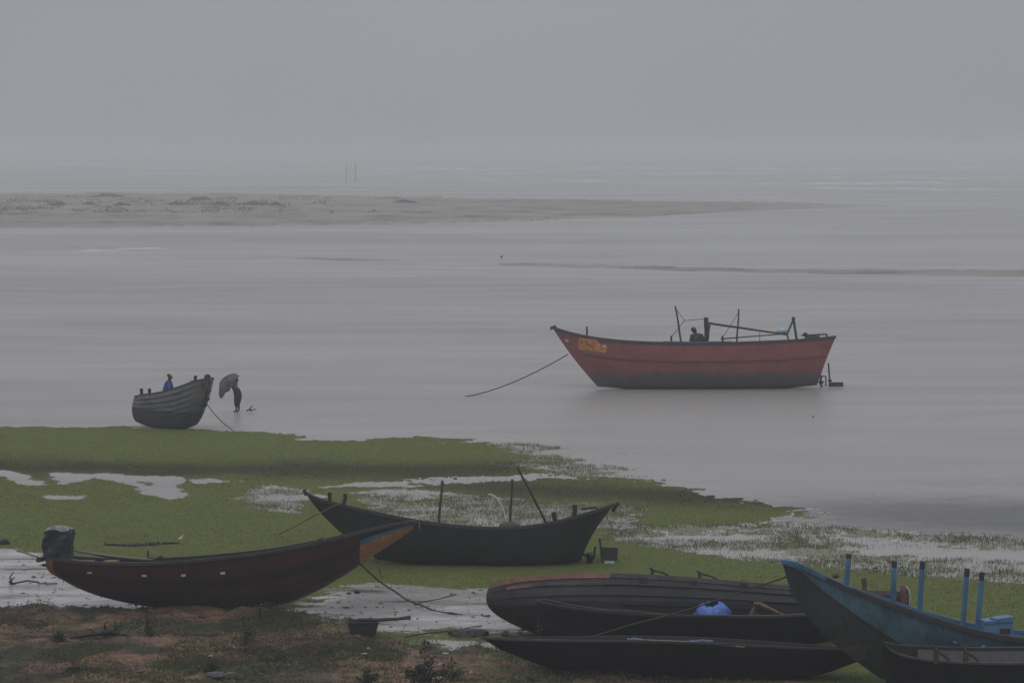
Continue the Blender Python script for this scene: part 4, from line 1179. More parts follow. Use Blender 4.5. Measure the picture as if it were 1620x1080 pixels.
A, B2 = can.to_world(can.lp(1000, 1011, -.72)), can.to_world(can.lp(1178, 1023, -.76))
b = MB(); b.tube([A, A * .5 + B2 * .5 + np.array([0, 0, .03]), B2], .018, 6); tag(b.build('boat_pole', M['bamboo'], None), 'thin pale pole lying along the near edge of the black canoe', 'pole')

# ---------------- 8. blue boat with the posts
bt = Boat('fishing_boat', 'worn blue boat with high bow and upright blue posts at the right edge', base(1500, 1090, .02), 0, -4)
blu = bt
bt.lines([(1238, 888, .06), (1258, 891.5, .16), (1300, 909.5, .34), (1350, 932.5, .55), (1420, 958.5, .78), (1480, 979, .90), (1560, 1001, .98), (1620, 1011, 1.0), (1720, 1019, 1.0), (1830, 1013, .85), (1900, 1001, .6)],
         [(1392, 1072), (1440, 1086), (1540, 1094), (1700, 1096), (1850, 1082)], .6, .35, -.42, .1)
uk = [(1262, 898), (1300, 930), (1340, 962), (1400, 1000), (1450, 1030), (1500, 1050)]
kt = np.array([bt.find(*q) for q in uk])
ucf = lambda t: float(np.interp(t, np.concatenate([[0], kt[:, 0], [1]]), np.concatenate([[.985], kt[:, 1], [kt[-1, 1] * .96]])))
hull_cut(bt, [M['blue_under'], M['blue_hull']], ucf, lambda t, up: 1 if up else 0, inside=M['blue_inside'])
strip_along(bt, ucf, .0, .96, .010, .025, M['blue_hull'], 'chine_strake')
bt.rail(M['rail_dark'], .10, .075, .10, 1, over=.03, sides=(-1,))
bt.rail(M['blue_inside'], .10, .075, .10, 1, 'blue_gunwale', over=.03, sides=(1,))
bt.rail(M['blue_bow'], .10, .06, 0, .10, 'blue_gunwale', over=.03)
bt.rail(M['blue_paint'], .05, .016, .0, .16, 'worn_capping', over=.025, lift=.024, sides=(-1,))
bt.rail(M['rail_grey'], .045, .016, .16, 1, 'worn_capping', over=.02, lift=.022, sides=(-1,))
b = MB(); c0 = bt.lp(1238, 887.5, 0); c1 = bt.lp(1260, 890, 0)
b.box(tuple((c0 + c1) / 2 + np.array([0, 0, .0])), (abs(c1[0] - c0[0]) + .05, .26, .07), (0, R(8), 0)); b.build('bow_deck', M['blue_paint'], bt.root)
for (x0, y0), (x1, y1), yy in (((1338.5, 930), (1343, 875.5), .25), ((1413, 962), (1415, 887), .35), ((1454.5, 976), (1459.5, 887.5), .4), ((1523, 992), (1530, 898.5), .55), ((1546, 998), (1554, 904.5), .55)):
    a, c = bt.lp(x0, y0, yy), bt.lp(x1, y1, yy); b = MB()
    b.tube([a, a + (c - a) * .86], .052, 4); o = b.build('post', M['blue_paint'], bt.root)
    b = MB(); b.tube([a + (c - a) * .86, c], .0535, 4); b.build('dark_tip', M['rail_dark'], o)
b = MB(); a0, a1 = bt.lp(1552, 1003, .1), bt.lp(1600, 986, .1)
b.box(((a0[0] + a1[0]) / 2, .1, (a0[2] + a1[2]) / 2), (a1[0] - a0[0], .6, a1[2] - a0[2] + .1), (0, 0, 0), taper=.94); ob = b.build('engine_box', M['blue_paint'], bt.root)
b = MB(); a0, a1 = bt.lp(1582, 1001.5, -.21), bt.lp(1598, 993.5, -.21)
for k in range(4):
    b.box((a0[0] + (a1[0] - a0[0]) * (k + .5) / 4, -.215, (a0[2] + a1[2]) / 2), ((a1[0] - a0[0]) / 4.8, .03, a1[2] - a0[2]))
b.build('vent', M['rail_dark'], ob)
b = MB(); a0, a1 = bt.lp(1553, 984, .1), bt.lp(1599, 980, .1)
b.box(((a0[0] + a1[0]) / 2, .1, (a0[2] + a1[2]) / 2 + .02), (a1[0] - a0[0], .62, .05), (0, R(-4), 0)); b.box(((a0[0] + a1[0]) / 2 + .1, .0, (a0[2] + a1[2]) / 2 + .07), (.36, .4, .05), (0, R(-7), R(10)))
b.build('lid', M['blue_paint'], ob)
bt.floor(.45, M['blue_inside'], .2, .95, frac=.8)
for x, y in ((1511, 1015), (1556, 1021)):
    bt.patch([(x - 4, y - 1.5), (x + 4, y - 1), (x + 3.5, y + 1.5), (x - 3, y + 1.5)], .012, 3).build('scupper_plate', M['pale_blue'], bt.root)
bt.patch([(1329, 1024), (1374, 1017), (1372, 1040), (1352, 1046)], .012, 6).build('grey_patch', M['rail_grey'], bt.root)  # lighter grey quad low on the bow side
b = MB(); b.lathe([(.05, 0), (.07, .04), (.04, .09)], tuple(bt.lp(1322, 914, -.4)), 8); b.build('bow_cleat', M['rail_dark'], bt.root)
A = blu.to_world(blu.lp(1246, 911, -.05)); pts = [A] + [low.to_world(low.lp(x, y, -.85)) for x, y in ((1190, 929), (1130, 950), (1080, 966), (1000, 987), (925, 1009))]
rope('mooring_rope', 'rope stretched from the blue bow down across the dark boats', pts, .016, M['rope'], .01, n=6)

# ---------------- 9. black boat in the bottom right corner
bt = Boat('fishing_boat', 'black boat cut off by the bottom right corner, pale boards inside', base(1600, 1128, 0), 0, 0)
cor = bt
bt.lines([(1397, 1012, .06), (1403, 1021, .24), (1413, 1028.5, .41), (1429, 1035.5, .55), (1456, 1041, .67), (1500, 1045, .74), (1560, 1048, .78), (1640, 1048, .80), (1760, 1046, .7), (1850, 1036, .3)],
         [(1404, 1100), (1440, 1120), (1520, 1128), (1700, 1128), (1820, 1112)], .30, .05, 0, 0)
bt.hull([M['tar_black']], None, nt=60, strakes=6, lap=.02, inside=M['inside_dark'], tpow=True)
bt.rail(M['rail_grey'], .05, .03, n=220)
b = MB(); T_ = np.linspace(.14, .55, 20)
P_ = [[tuple(bt.surf(t, u, 1, 0, .09)) for t in T_] for u in (.80, .86, .92, .97)]
b.grid(P_); b.build('inner_boards', M['tarp_top'], bt.root)
for x in (1481, 1528):
    b = MB(); y0 = 1046 if x < 1500 else 1048
    b.box(tuple(bt.lp(x, y0 - 8, -.72)), (.085, .09, .26))
    b.tube([bt.lp(x - 6, y0 - 28, -.72), bt.lp(x + 2, y0 - 17, -.72), bt.lp(x + 12, y0 - 10, -.72), bt.lp(x + 25, y0 + 1, -.72)], [.03, .035, .03, .02], 6)
    b.build('rowlock', M['wood'], bt.root)
for t in (.3, .6): bt.thwart(t, .75, M['wood_dark'])

# ------------------------------------------------------------------ people
def skin(name, verts, edges, material, parent=None, root=0, sub=2):
    """one continuous surface grown over a skeleton: verts = [(pos, radius)]"""
    me = bpy.data.meshes.new(name + '_rig'); me.from_pydata([tuple(v[0]) for v in verts], edges, [])
    o = bpy.data.objects.new(name + '_rig', me); COL.objects.link(o)
    import bmesh
    bm = bmesh.new(); bm.from_mesh(me); ly = bm.verts.layers.skin.verify()
    bm.verts.ensure_lookup_table()
    for i, v in enumerate(bm.verts):
        r = verts[i][1]; v[ly].radius = r if isinstance(r, tuple) else (r, r); v[ly].use_root = (i == root)
    bm.to_mesh(me); bm.free()
    m1 = o.modifiers.new('Skin', 'SKIN'); m1.use_smooth_shade = True
    m2 = o.modifiers.new('Sub', 'SUBSURF'); m2.levels = sub; m2.render_levels = sub
    dg = bpy.context.evaluated_depsgraph_get(); dg.update()
    nm = bpy.data.meshes.new_from_object(o.evaluated_get(dg)); nm.name = name
    bpy.data.objects.remove(o); bpy.data.meshes.remove(me)
    nm.materials.clear(); nm.materials.append(material)
    nm.polygons.foreach_set('use_smooth', [True] * len(nm.polygons))
    r = bpy.data.objects.new(name, nm); COL.objects.link(r)
    if parent is not None: r.parent = parent
    return r

def figure(label, J, face, cat='person'):
    """body from joints (world), looking along face; returns the body object"""
    J = {k: Vector(v) for k, v in J.items()}
    face = Vector(face).normalized()
    V, E, ix = [], [], {}
    def vtx(k, p, r): ix[k] = len(V); V.append((Vector(p), r)); return ix[k]
    def link(*ks):
        for a, c in zip(ks[:-1], ks[1:]): E.append((ix[a], ix[c]))
    vtx('pelvis', J['pelvis'], (.15, .11)); vtx('waist', J['pelvis'].lerp(J['chest'], .5), (.135, .10)); vtx('chest', J['chest'], (.16, .11))
    vtx('neck', J['neck'], .052); up = (J['head'] - J['neck']).normalized()
    vtx('jaw', J['neck'].lerp(J['head'], .55) + face * .02, .072); vtx('brow', J['head'] + face * .012, .092); vtx('crown', J['head'] + up * .075, .06)
    vtx('nose', J['head'] - up * .02 + face * .115, .014)
    link('pelvis', 'waist', 'chest', 'neck', 'jaw', 'brow', 'crown'); link('brow', 'nose')
    sidev = up.cross(face).normalized()
    for s_, sg in (('L', 1), ('R', -1)):
        vtx('ear' + s_, J['head'] + sidev * sg * .092 - up * .01, .016); link('brow', 'ear' + s_)
        vtx('sh' + s_, J['sh' + s_], .062); vtx('el' + s_, J['el' + s_], .042); vtx('wr' + s_, J['wr' + s_], .027)
        link('chest', 'sh' + s_, 'el' + s_, 'wr' + s_)
        d = (J['wr' + s_] - J['el' + s_]).normalized(); pm = J['wr' + s_] + d * .06; vtx('pa' + s_, pm, (.036, .018)); link('wr' + s_, 'pa' + s_)
        q = d.cross(Vector((0, .3, 1))).normalized()
        for f in range(4):
            a = pm + d * .045 + q * (f - 1.5) * .020; c = a + d * (.04 - .006 * abs(f - 1)) + Vector((0, 0, -.012))
            vtx(f'f{s_}{f}', a, .009); vtx(f'g{s_}{f}', c, .008); link('pa' + s_, f'f{s_}{f}', f'g{s_}{f}')
        vtx('th' + s_, pm - d * .01 - q * .045, .010); vtx('tt' + s_, pm + d * .03 - q * .055, .009); link('pa' + s_, 'th' + s_, 'tt' + s_)
        vtx('hip' + s_, J['hip' + s_], .088); vtx('kn' + s_, J['kn' + s_], .058); vtx('ca' + s_, J['kn' + s_].lerp(J['an' + s_], .35), .055); vtx('an' + s_, J['an' + s_], .036)
        vtx('to' + s_, J['to' + s_], (.04, .025)); link('pelvis', 'hip' + s_, 'kn' + s_, 'ca' + s_, 'an' + s_, 'to' + s_)
    b = skin('person', V, E, M['skin'])
    return tag(b, label, cat), J

def garment(name, parent, J, pts, edges, material, root=0):
    ks = list(pts); V = [(J[k_] if k_ in J else pts[k_][0], pts[k_][-1] if isinstance(pts[k_], tuple) and k_ not in J else pts[k_]) for k_ in ks]
    return skin(name, V, [(ks.index(a), ks.index(c)) for a, c in edges], material, parent, root)

SH = [('pelvis', 'waist'), ('waist', 'chest'), ('chest', 'collar'), ('chest', 'shL'), ('shL', 'elL'), ('elL', 'wrL'), ('chest', 'shR'), ('shR', 'elR'), ('elR', 'wrR')]
TR = [('pelvis', 'hipL'), ('hipL', 'knL'), ('knL', 'anL'), ('pelvis', 'hipR'), ('hipR', 'knR'), ('knR', 'anR')]
def dress(body, J, top, bottom, hood=None, tr=1.0):
    Jx = dict(J); Jx['waist'] = J['pelvis'].lerp(J['chest'], .5); Jx['collar'] = J['chest'].lerp(J['neck'], .75)
    for s_ in 'LR': Jx['an' + s_] = J['kn' + s_].lerp(J['an' + s_], .93); Jx['wr' + s_] = J['el' + s_].lerp(J['wr' + s_], .94)
    garment('jacket', body, Jx, {'pelvis': (.185, .145), 'waist': (.17, .135), 'chest': (.195, .145), 'collar': .085, 'shL': .09, 'elL': .066, 'wrL': .047, 'shR': .09, 'elR': .066, 'wrR': .047}, SH, top)
    if bottom: garment('trousers', body, Jx, {'pelvis': (.165, .13), 'hipL': .112, 'knL': .082, 'anL': .062, 'hipR': .112, 'knR': .082, 'anR': .062}, TR, bottom)
    up = (J['head'] - J['neck']).normalized()
    if hood:
        skin('hood', [(J['neck'] - up * .02, .11), (J['neck'].lerp(J['head'], .6), .115), (J['head'] + up * .02, .125), (J['head'] + up * .09, .075)], [(0, 1), (1, 2), (2, 3)], hood, body)

def cap_hair(body, J, face, material, r=.105):
    up = (J['head'] - J['neck']).normalized(); f = Vector(face).normalized()
    skin('hair', [(J['head'] - f * .03 - up * .02, r * .9), (J['head'] - f * .02 + up * .05, r * .95), (J['head'] + up * .095, r * .6)], [(0, 1), (1, 2)], material, body)

# man in a dark hooded coat, seated with bowed head in the red boat
def wp(bt, px, py, y): return Vector(bt.to_world(bt.lp(px, py, y)))
J = dict(head=wp(red, 1096.8, 520.5, -.08), neck=wp(red, 1100, 525.5, -.02), chest=wp(red, 1102.5, 533, 0), pelvis=wp(red, 1103.5, 549, .05))
pv = J['pelvis']
J.update(shL=wp(red, 1110.5, 530.5, .06), shR=wp(red, 1094.5, 530.5, -.06), elL=wp(red, 1113.5, 541, -.02), elR=wp(red, 1092.5, 541.5, -.12), wrL=wp(red, 1107, 548, -.28), wrR=wp(red, 1096, 548, -.30),
         hipL=pv + Vector((.10, -.03, -.02)), hipR=pv + Vector((-.10, -.03, -.02)), knL=pv + Vector((.10, -.45, .06)), knR=pv + Vector((-.18, -.43, .06)),
         anL=pv + Vector((.08, -.42, -.38)), anR=pv + Vector((-.18, -.40, -.38)), toL=pv + Vector((.09, -.57, -.43)), toR=pv + Vector((-.22, -.55, -.43)))
bd, J = figure('seated man in a dark hooded coat with his head bowed, in the red boat', J, (-.75, -.55, -.35))
dress(bd, J, M['coat_dark'], M['trouser'], M['coat_dark'])
skin('rain_cape', [(wp(red, 1103.5, 544, 0), (.34, .22)), (wp(red, 1103, 537, 0), (.32, .20)), (wp(red, 1103, 531.5, 0), (.25, .17)), (wp(red, 1101, 527, 0), (.12, .11))], [(0, 1), (1, 2), (2, 3)], M['coat_dark'], bd)
red.thwart(.47, .62, M['wood_dark'])

# man in a blue jacket sitting in the grey boat
pv = wp(grey, 262, 621.5, .1)
J = dict(head=wp(grey, 268.3, 595.5, .1), neck=wp(grey, 267.5, 601, .1), chest=wp(grey, 265.8, 607.5, .1), pelvis=pv)
J.update(shL=J['chest'] + Vector((.05, -.17, .07)), shR=J['chest'] + Vector((.06, .17, .07)), elL=J['chest'] + Vector((.07, -.24, -.20)), elR=J['chest'] + Vector((.12, .24, -.19)),
         wrL=J['chest'] + Vector((.28, -.14, -.30)), wrR=J['chest'] + Vector((.30, .12, -.30)),
         hipL=pv + Vector((.04, -.10, -.02)), hipR=pv + Vector((.04, .10, -.02)), knL=pv + Vector((.43, -.14, .02)), knR=pv + Vector((.43, .14, .02)),
         anL=pv + Vector((.40, -.13, -.40)), anR=pv + Vector((.40, .13, -.40)), toL=pv + Vector((.56, -.14, -.45)), toR=pv + Vector((.56, .14, -.45)))
bd, J = figure('dark haired man in a blue jacket sitting in the grey planked boat', J, (1, -.25, -.05))
dress(bd, J, M['jacket_blue'], M['trouser'])
cap_hair(bd, J, (1, -.25, 0), M['hair'])

# man wading, sheltering under a wind blown sheet
G0 = Vector(ground(375, 652, .0)); s_ = G0.y / FPX
def wq(px, py, dy=0.0): return Vector((G0.x + (px - 375) * s_, G0.y + dy, (652 - py) * s_))
J = dict(head=wq(364.5, 600.0), neck=wq(367.5, 604.5), chest=wq(370.5, 609), pelvis=wq(375, 620.5),
         shL=wq(368, 607, -.17), shR=wq(372, 606, .17), elL=wq(361.5, 606.5, -.20), elR=wq(375.5, 600, .2), wrL=wq(357.5, 604, -.16), wrR=wq(373.5, 594, .10),
         hipL=wq(373, 622, -.09), hipR=wq(376, 622, .09), knL=wq(374.5, 636, -.08), knR=wq(376.5, 635.5, .09), anL=wq(374, 649, -.05), anR=wq(378, 648.5, .10), toL=wq(369.5, 651.5, -.06), toR=wq(373.5, 651.5, .12))
bd, J = figure('bent man wading barefoot with a grey sheet held over his head', J, (-1, -.1, -.45))
Jx = dict(J); Jx['waist'] = J['pelvis'].lerp(J['chest'], .5); Jx['collar'] = J['chest'].lerp(J['neck'], .75)
garment('shirt', bd, Jx, {'pelvis': (.155, .14), 'waist': (.15, .13), 'chest': (.17, .14), 'collar': .08, 'shL': .085, 'elL': .06, 'shR': .085, 'elR': .06}, [e_ for e_ in SH if not e_[1].startswith('wr')], M['shirt_grey'])
b = MB(); rows_ = []
for q, (cx, cy, rx, ry) in enumerate([(374.5, 614, 4.2, .17), (375.8, 620, 5.8, .20), (376.5, 628, 6.2, .22), (375.9, 635, 5.2, .20), (374.9, 640, 4.2, .16), (375.3, 643.5, 3.2, .13)]):
    c = wq(cx, cy); rows_.append([(c.x + rx * s_ * math.cos(a) * (1 + .05 * math.sin(5 * a + q)), c.y + ry * math.sin(a) * (1 + .05 * math.cos(4 * a)), c.z + .02 * math.sin(3 * a + q)) for a in np.linspace(0, 2 * math.pi, 19)])
b.grid(rows_); b.build('sarong', mat('dark_checked_sarong', (0.022, 0.018, 0.024), (0.012, 0.010, 0.013), 0.8, 14), bd, True)
cap_hair(bd, J, (-1, -.1, -.4), M['hair'], .10)
# the sheet: crown of the drape at his raised hand, billowing to the left
b = MB(); rows_ = []
spine = [(377.5, 592.5), (373, 589.6), (368.5, 588.8), (363.5, 590.0), (358.5, 592.5), (353.5, 595.8), (349.5, 600), (347, 605)]
drop = [6, 15, 25, 28, 29, 31, 22, 18]
nq = 11
for i, (x, y) in enumerate(spine):
    row = []
    for j in range(nq):
        v = j / (nq - 1) * 2 - 1                   # across the man: -1 near, +1 far
        h = abs(v); q = h ** 1.25
        yy = math.copysign(.34 * math.sin(min(1, h * 1.2) * 1.4), v) * (1 + .12 * math.sin(i * 1.3 + j))
        dz = drop[i] * q * (1.0 if v < 0 else .75) * (1 + .10 * math.sin(i * 2.1 + 3 * v))
        lx = -2.2 * q * (i / 7) + 1.0 * math.sin(i * 1.7 + v * 5) * q + (2.5 * q if i == 7 else 0)
        if h > .75: dz += (4.6 * math.sin(i * 2.9 + j) + 2.0 * math.sin(i * 5.3)) * (h - .75) * 4
        p = wq(x + lx + .5 * math.sin(i * 3.1 + j * 1.7), y + dz); p.y += yy + .05 * math.sin(i * 2.2 + j * 2.6); row.append(p)
    rows_.append(row)
b.grid(rows_); sh_ = b.build('plastic_sheet', M['sheet'], None, True)
sm = sh_.modifiers.new('thick', 'SOLIDIFY'); sm.thickness = .012
sb = sh_.modifiers.new('sub', 'SUBSURF'); sb.levels = 1; sb.render_levels = 2
tag(sh_, 'wind blown grey sheet held over the wading man', 'sheet')

# grapnel anchor on the wet flat
b = MB(); a = wq(394, 648)
b.tube([a, wq(399, 641.5)], .025, 6); b.tube([a, wq(401, 647.5, -.1), wq(406, 646.6, -.15)], .022, 6); b.tube([a, wq(400, 649, -.35)], .02, 6); b.tube([a + Vector((-.1, 0, -.04)), a, a + Vector((.05, 0, .05))], .03, 6)
o = b.build('anchor', M['iron'], None); tag(o, 'small iron anchor on the wet flat right of the wading man', 'anchor')

# ------------------------------------------------------------------ plants, litter and wreckage on the near shore
def plant(name, label, px, py, hpx, wpx, n, leafm, seed, group=None, leaf=.055, stems=5, lean=0.0, spike=False):
    rg = random.Random(seed)
    g = ground(px, py, .12); z0 = TZ(g[0], g[1]) - .02; s_ = g[1] / FPX
    H, Wd = hpx * s_, wpx * s_ / 2
    t = thing(name, label, 'plant', (g[0], g[1], z0), (0, 0, 0), group)
    st, fo = MB(), MB(); tips = []
    for k_ in range(stems):
        a = rg.uniform(0, 6.28); r_ = Wd * rg.uniform(.15, .95) * (0 if k_ == 0 else 1); hh = H * (rg.uniform(.45, .9) if k_ else 1.0) * (1 - .35 * (r_ / Wd))
        p0 = Vector((rg.uniform(-.03, .03), rg.uniform(-.03, .03), 0)); p2 = Vector((r_ * math.cos(a) + lean * hh, r_ * math.sin(a) * .8, hh)); p1 = p0.lerp(p2, .5) + Vector((-.2 * r_ * math.cos(a), -.2 * r_ * math.sin(a), hh * .12))
        st.tube([p0, p1, p2], [.012, .008, .004], 5); tips.append((p0, p1, p2))
    for i in range(n):
        p0, p1, p2 = tips[rg.randrange(len(tips))]; q = rg.random() ** (.65 if not spike else .9)
        p = p0.lerp(p1, q * 2) if q < .5 else p1.lerp(p2, q * 2 - 1)
        sp = Wd * (.35 if not spike else .30) * (1.15 - q)
        p = p + Vector((rg.gauss(0, sp), rg.gauss(0, sp), rg.gauss(0, .03)))
        p.z = max(p.z, .01)
        d = Vector((rg.uniform(-1, 1), rg.uniform(-1, 1), rg.uniform(-.3, .7))).normalized(); w = d.cross(Vector((rg.uniform(-1, 1), rg.uniform(-1, 1), rg.uniform(-1, 1)))).normalized()
        L_ = leaf * rg.uniform(.6, 1.5)
        fo.add([p, p + d * L_ * .5 + w * L_ * .3, p + d * L_ - Vector((0, 0, .01)), p + d * L_ * .5 - w * L_ * .3], [(0, 1, 2, 3)])
    st.build('stem', M['stem'], t); fo.build('foliage', leafm, t)
    return t
PL = 'weeds on the near bank'
plant('weed', 'tall narrow weed growing under the maroon hull, left of centre', 236, 1005, 50, 42, 420, M['leaf'], 3, PL, .05, 5, 0, True)
plant('weed', 'low leafy weed at the foot of the maroon boat, beside the upright stake', 388, 1016, 44, 62, 520, M['leaf'], 4, PL, .05, 7)
plant('shrub', 'largest dark leafy shrub at the bottom edge left of the black canoe', 672, 1084, 78, 90, 1300, M['leaf_dark'], 5, PL, .06, 11)
plant('weed', 'small weed in front of the shrub at the bottom edge', 580, 1086, 30, 50, 420, M['leaf_dark'], 6, PL, .05, 6)
plant('weed', 'bushy grass coloured weed below the upright stake', 440, 1050, 34, 70, 520, M['leaf'], 7, PL, .05, 8)
plant('weed', 'thin tall weed standing against the left end of the grey clinker boat', 850, 1050, 76, 26, 210, M['leaf_dark'], 8, PL, .045, 4, .04, True)
plant('weed', 'thin pale weed with bare stems in front of the black canoe', 876, 1052, 44, 34, 110, M['leaf'], 9, PL, .035, 5)
plant('weed', 'round low weed beside the shrub on its right', 715, 1072, 34, 50, 380, M['leaf'], 10, PL, .05, 7)
plant('weed', 'yellow green tuft in the bottom left of the bank', 120, 1062, 20, 60, 300, M['leaf'], 12, PL, .05, 8)
plant('weed', 'weed at the very bottom edge below the maroon boat', 330, 1070, 26, 50, 330, M['leaf_dark'], 13, PL, .05, 6)
plant('weed', 'dark clump beside the black driftwood', 92, 1012, 16, 40, 260, M['leaf_dark'], 14, PL, .05, 6)
plant('weed', 'small weed right under the black canoe bow', 905, 1062, 18, 50, 260, M['leaf'], 15, PL, .04, 6)

def ground_at(px, py, dz=0.0):
    g = ground(px, py, .1); return Vector((g[0], g[1], TZ(g[0], g[1]) + dz))
# tub with a handle bar
a = ground_at(574, 1003); s_ = a.y / FPX
t = thing('tub', 'grey tub with a bar across it on the sand below the maroon bow', 'tub', tuple(a), (0, 0, R(6)))
b = MB(); hw = 24 * s_
def ring(k_, z, d): return [(-k_ * hw, -d, z), (k_ * hw, -d, z), (k_ * hw * .95, d, z), (-k_ * hw * 1.02, d, z)]
lv = [ring(.76, -.04, .16), ring(1.0, .29, .22), ring(1.06, .30, .235), ring(1.06, .325, .235), ring(.98, .325, .21), ring(.93, .20, .19)]
vs = [p for r_ in lv for p in r_]; fs = [(3, 2, 1, 0)]
for i in range(5):
    for k_ in range(4): fs.append((i*4+k_, i*4+(k_+1) % 4, (i+1)*4+(k_+1) % 4, (i+1)*4+k_))
fs.append((20, 21, 22, 23)); b.add(vs, fs); b.build('basin', M['tub'], t)
b = MB(); b.tube([(-.1, .05, .34), (hw, .02, .33), (hw + .45, 0, .35), (hw + .70, .0, .38)], [.035, .04, .035, .045], 7); b.build('bar', M['wood_dark'], t)
# black driftwood
a = ground_at(158, 1008); b = MB()
b.tube([(-.62, 0, .02), (-.40, .02, .05), (-.15, 0, .10), (.10, .03, .13), (.34, 0, .18)], [.02, .045, .05, .075, .05], 7)
b.tube([(.05, 0, .10), (.20, .02, .16), (.33, .03, .12), (.45, 0, .02)], [.07, .10, .08, .03], 7)
for q0, q1, q2 in (((.12, 0, .18), (.10, .02, .30), (.16, .02, .40)), ((.30, 0, .18), (.38, 0, .27), (.50, .02, .29)), ((-.1, 0, .1), (-.18, 0, .20), (-.30, 0, .22)), ((.36, 0, .1), (.52, .02, .08), (.66, 0, .03))): b.tube([q0, q1, q2], [.03, .02, .008], 5)
o = b.build('driftwood', M['litter_dark'], None, True); o.location = a; tag(o, 'black branched driftwood on the brown bank at the left', 'driftwood')
# black heap of weed at the right of the sand
a = ground_at(740, 999); b = MB(); b.lathe([(.05, -.05), (.36, -.02), (.34, .07), (.20, .13), (.04, .15)], (0, 0, 0), 20, 0, .5, 1.25, .8)
o = b.build('debris_heap', M['litter_dark'], None); o.location = a; tag(o, 'low black heap of wet debris on the sand left of the grey clinker boat', 'debris')
a = ground_at(20, 857); b = MB(); b.lathe([(.05, -.05), (.13, 0), (.12, .1), (.04, .16)], (0, 0, 0), 12, 0, .5)
o = b.build('stone', M['litter_dark'], None); o.location = ground_at(7, 856); tag(o, 'lone dark stone on the grass at the left edge', 'stone')
# dead weed bank in the grass behind the maroon boat
b = MB()
rg = random.Random(31)
for i in range(520):
    q = rg.random(); px = 165 + 118 * q; wd = 2.4 * math.sin(math.pi * min(1, q * 1.05)) ** .7 * (.35 + rg.random() * (.5 + .5 * math.sin(q * 21)))
    c = ground_at(px, 857 + 1.5 * math.sin(q * 5) + rg.uniform(-1, 1) * wd); d = Vector((rg.uniform(-1, 1), rg.uniform(-1, 1), rg.uniform(-.05, .2))).normalized() * rg.uniform(.03, .13); w = Vector((-d.y, d.x, .02)) * .2
    c.z += rg.uniform(0, .035); b.add([c - d, c + w, c + d, c - w], [(0, 1, 2, 3)])
tag(b.build('weed_wrack', M['litter_dark'], None), 'line of dead seaweed washed up in the grass behind the maroon boat', None, kind='stuff')
# upright stake and sticks
a = ground_at(411, 986); b = MB(); b.tube([(0, 0, -.1), (.01, 0, .15), (0, 0, .31)], [.03, .03, .025], 6); o = b.build('stake', M['wood_dark'], None); o.location = a; tag(o, 'short upright stake under the maroon boat', 'stake')
for i, (x0, y0, x1, y1, r_, mm, lb) in enumerate([(0, 992, 22, 991, .02, 'wood', 'pale stick at the left edge of the brown bank'), (245, 974, 325, 976, .022, 'wood_dark', 'long dark stick in front of the maroon keel'), (795, 1000, 838, 1009, .035, 'wood_dark', 'dark board leaning at the left end of the grey clinker boat'), (640, 1003, 762, 985, .012, 'rope_dark', 'thin cord lying across the wet sand below the tub bar'), (655, 952, 722, 936, .012, 'rope_dark', 'faint cord lying on the pale sand near the grass')]):
    A, B2 = ground_at(x0, y0, r_), ground_at(x1, y1, r_); b = MB(); b.tube([A.lerp(B2, q) + Vector((0, .05 * math.sin(q * 6), .01 * math.sin(q * 9))) for q in np.linspace(0, 1, 8)], r_, 6)
    tag(b.build('cord' if 'cord' in lb else ('board' if 'board' in lb else 'stick'), M[mm], None), lb, 'cord' if 'cord' in lb else 'stick')
# grapnel and chain on the sand at the left
a = ground_at(34, 921); t = thing('anchor', 'rusty grapnel anchor lying on the wet sand by the maroon stern', 'anchor', tuple(a)); b = MB()
b.tube([(-.22, 0, .03), (.15, 0, .10), (.42, .0, .06)], .022, 6)
for dy, dz in ((-.14, .10), (.14, .12), (0, .27), (-.05, -.02)):
    b.tube([(-.22, 0, .04), (-.28, dy * .7, .04 + dz * .5), (-.18, dy, .05 + dz)], [.02, .018, .010], 6)
b.build('shank', M['iron'], t)
b = MB()
for k_ in range(9): b.lathe([(.012, -.02), (.03, 0), (.012, .02)], (.42 + .05 * k_, .03 * math.sin(k_), .03), 6)
b.build('chain', M['iron'], t)
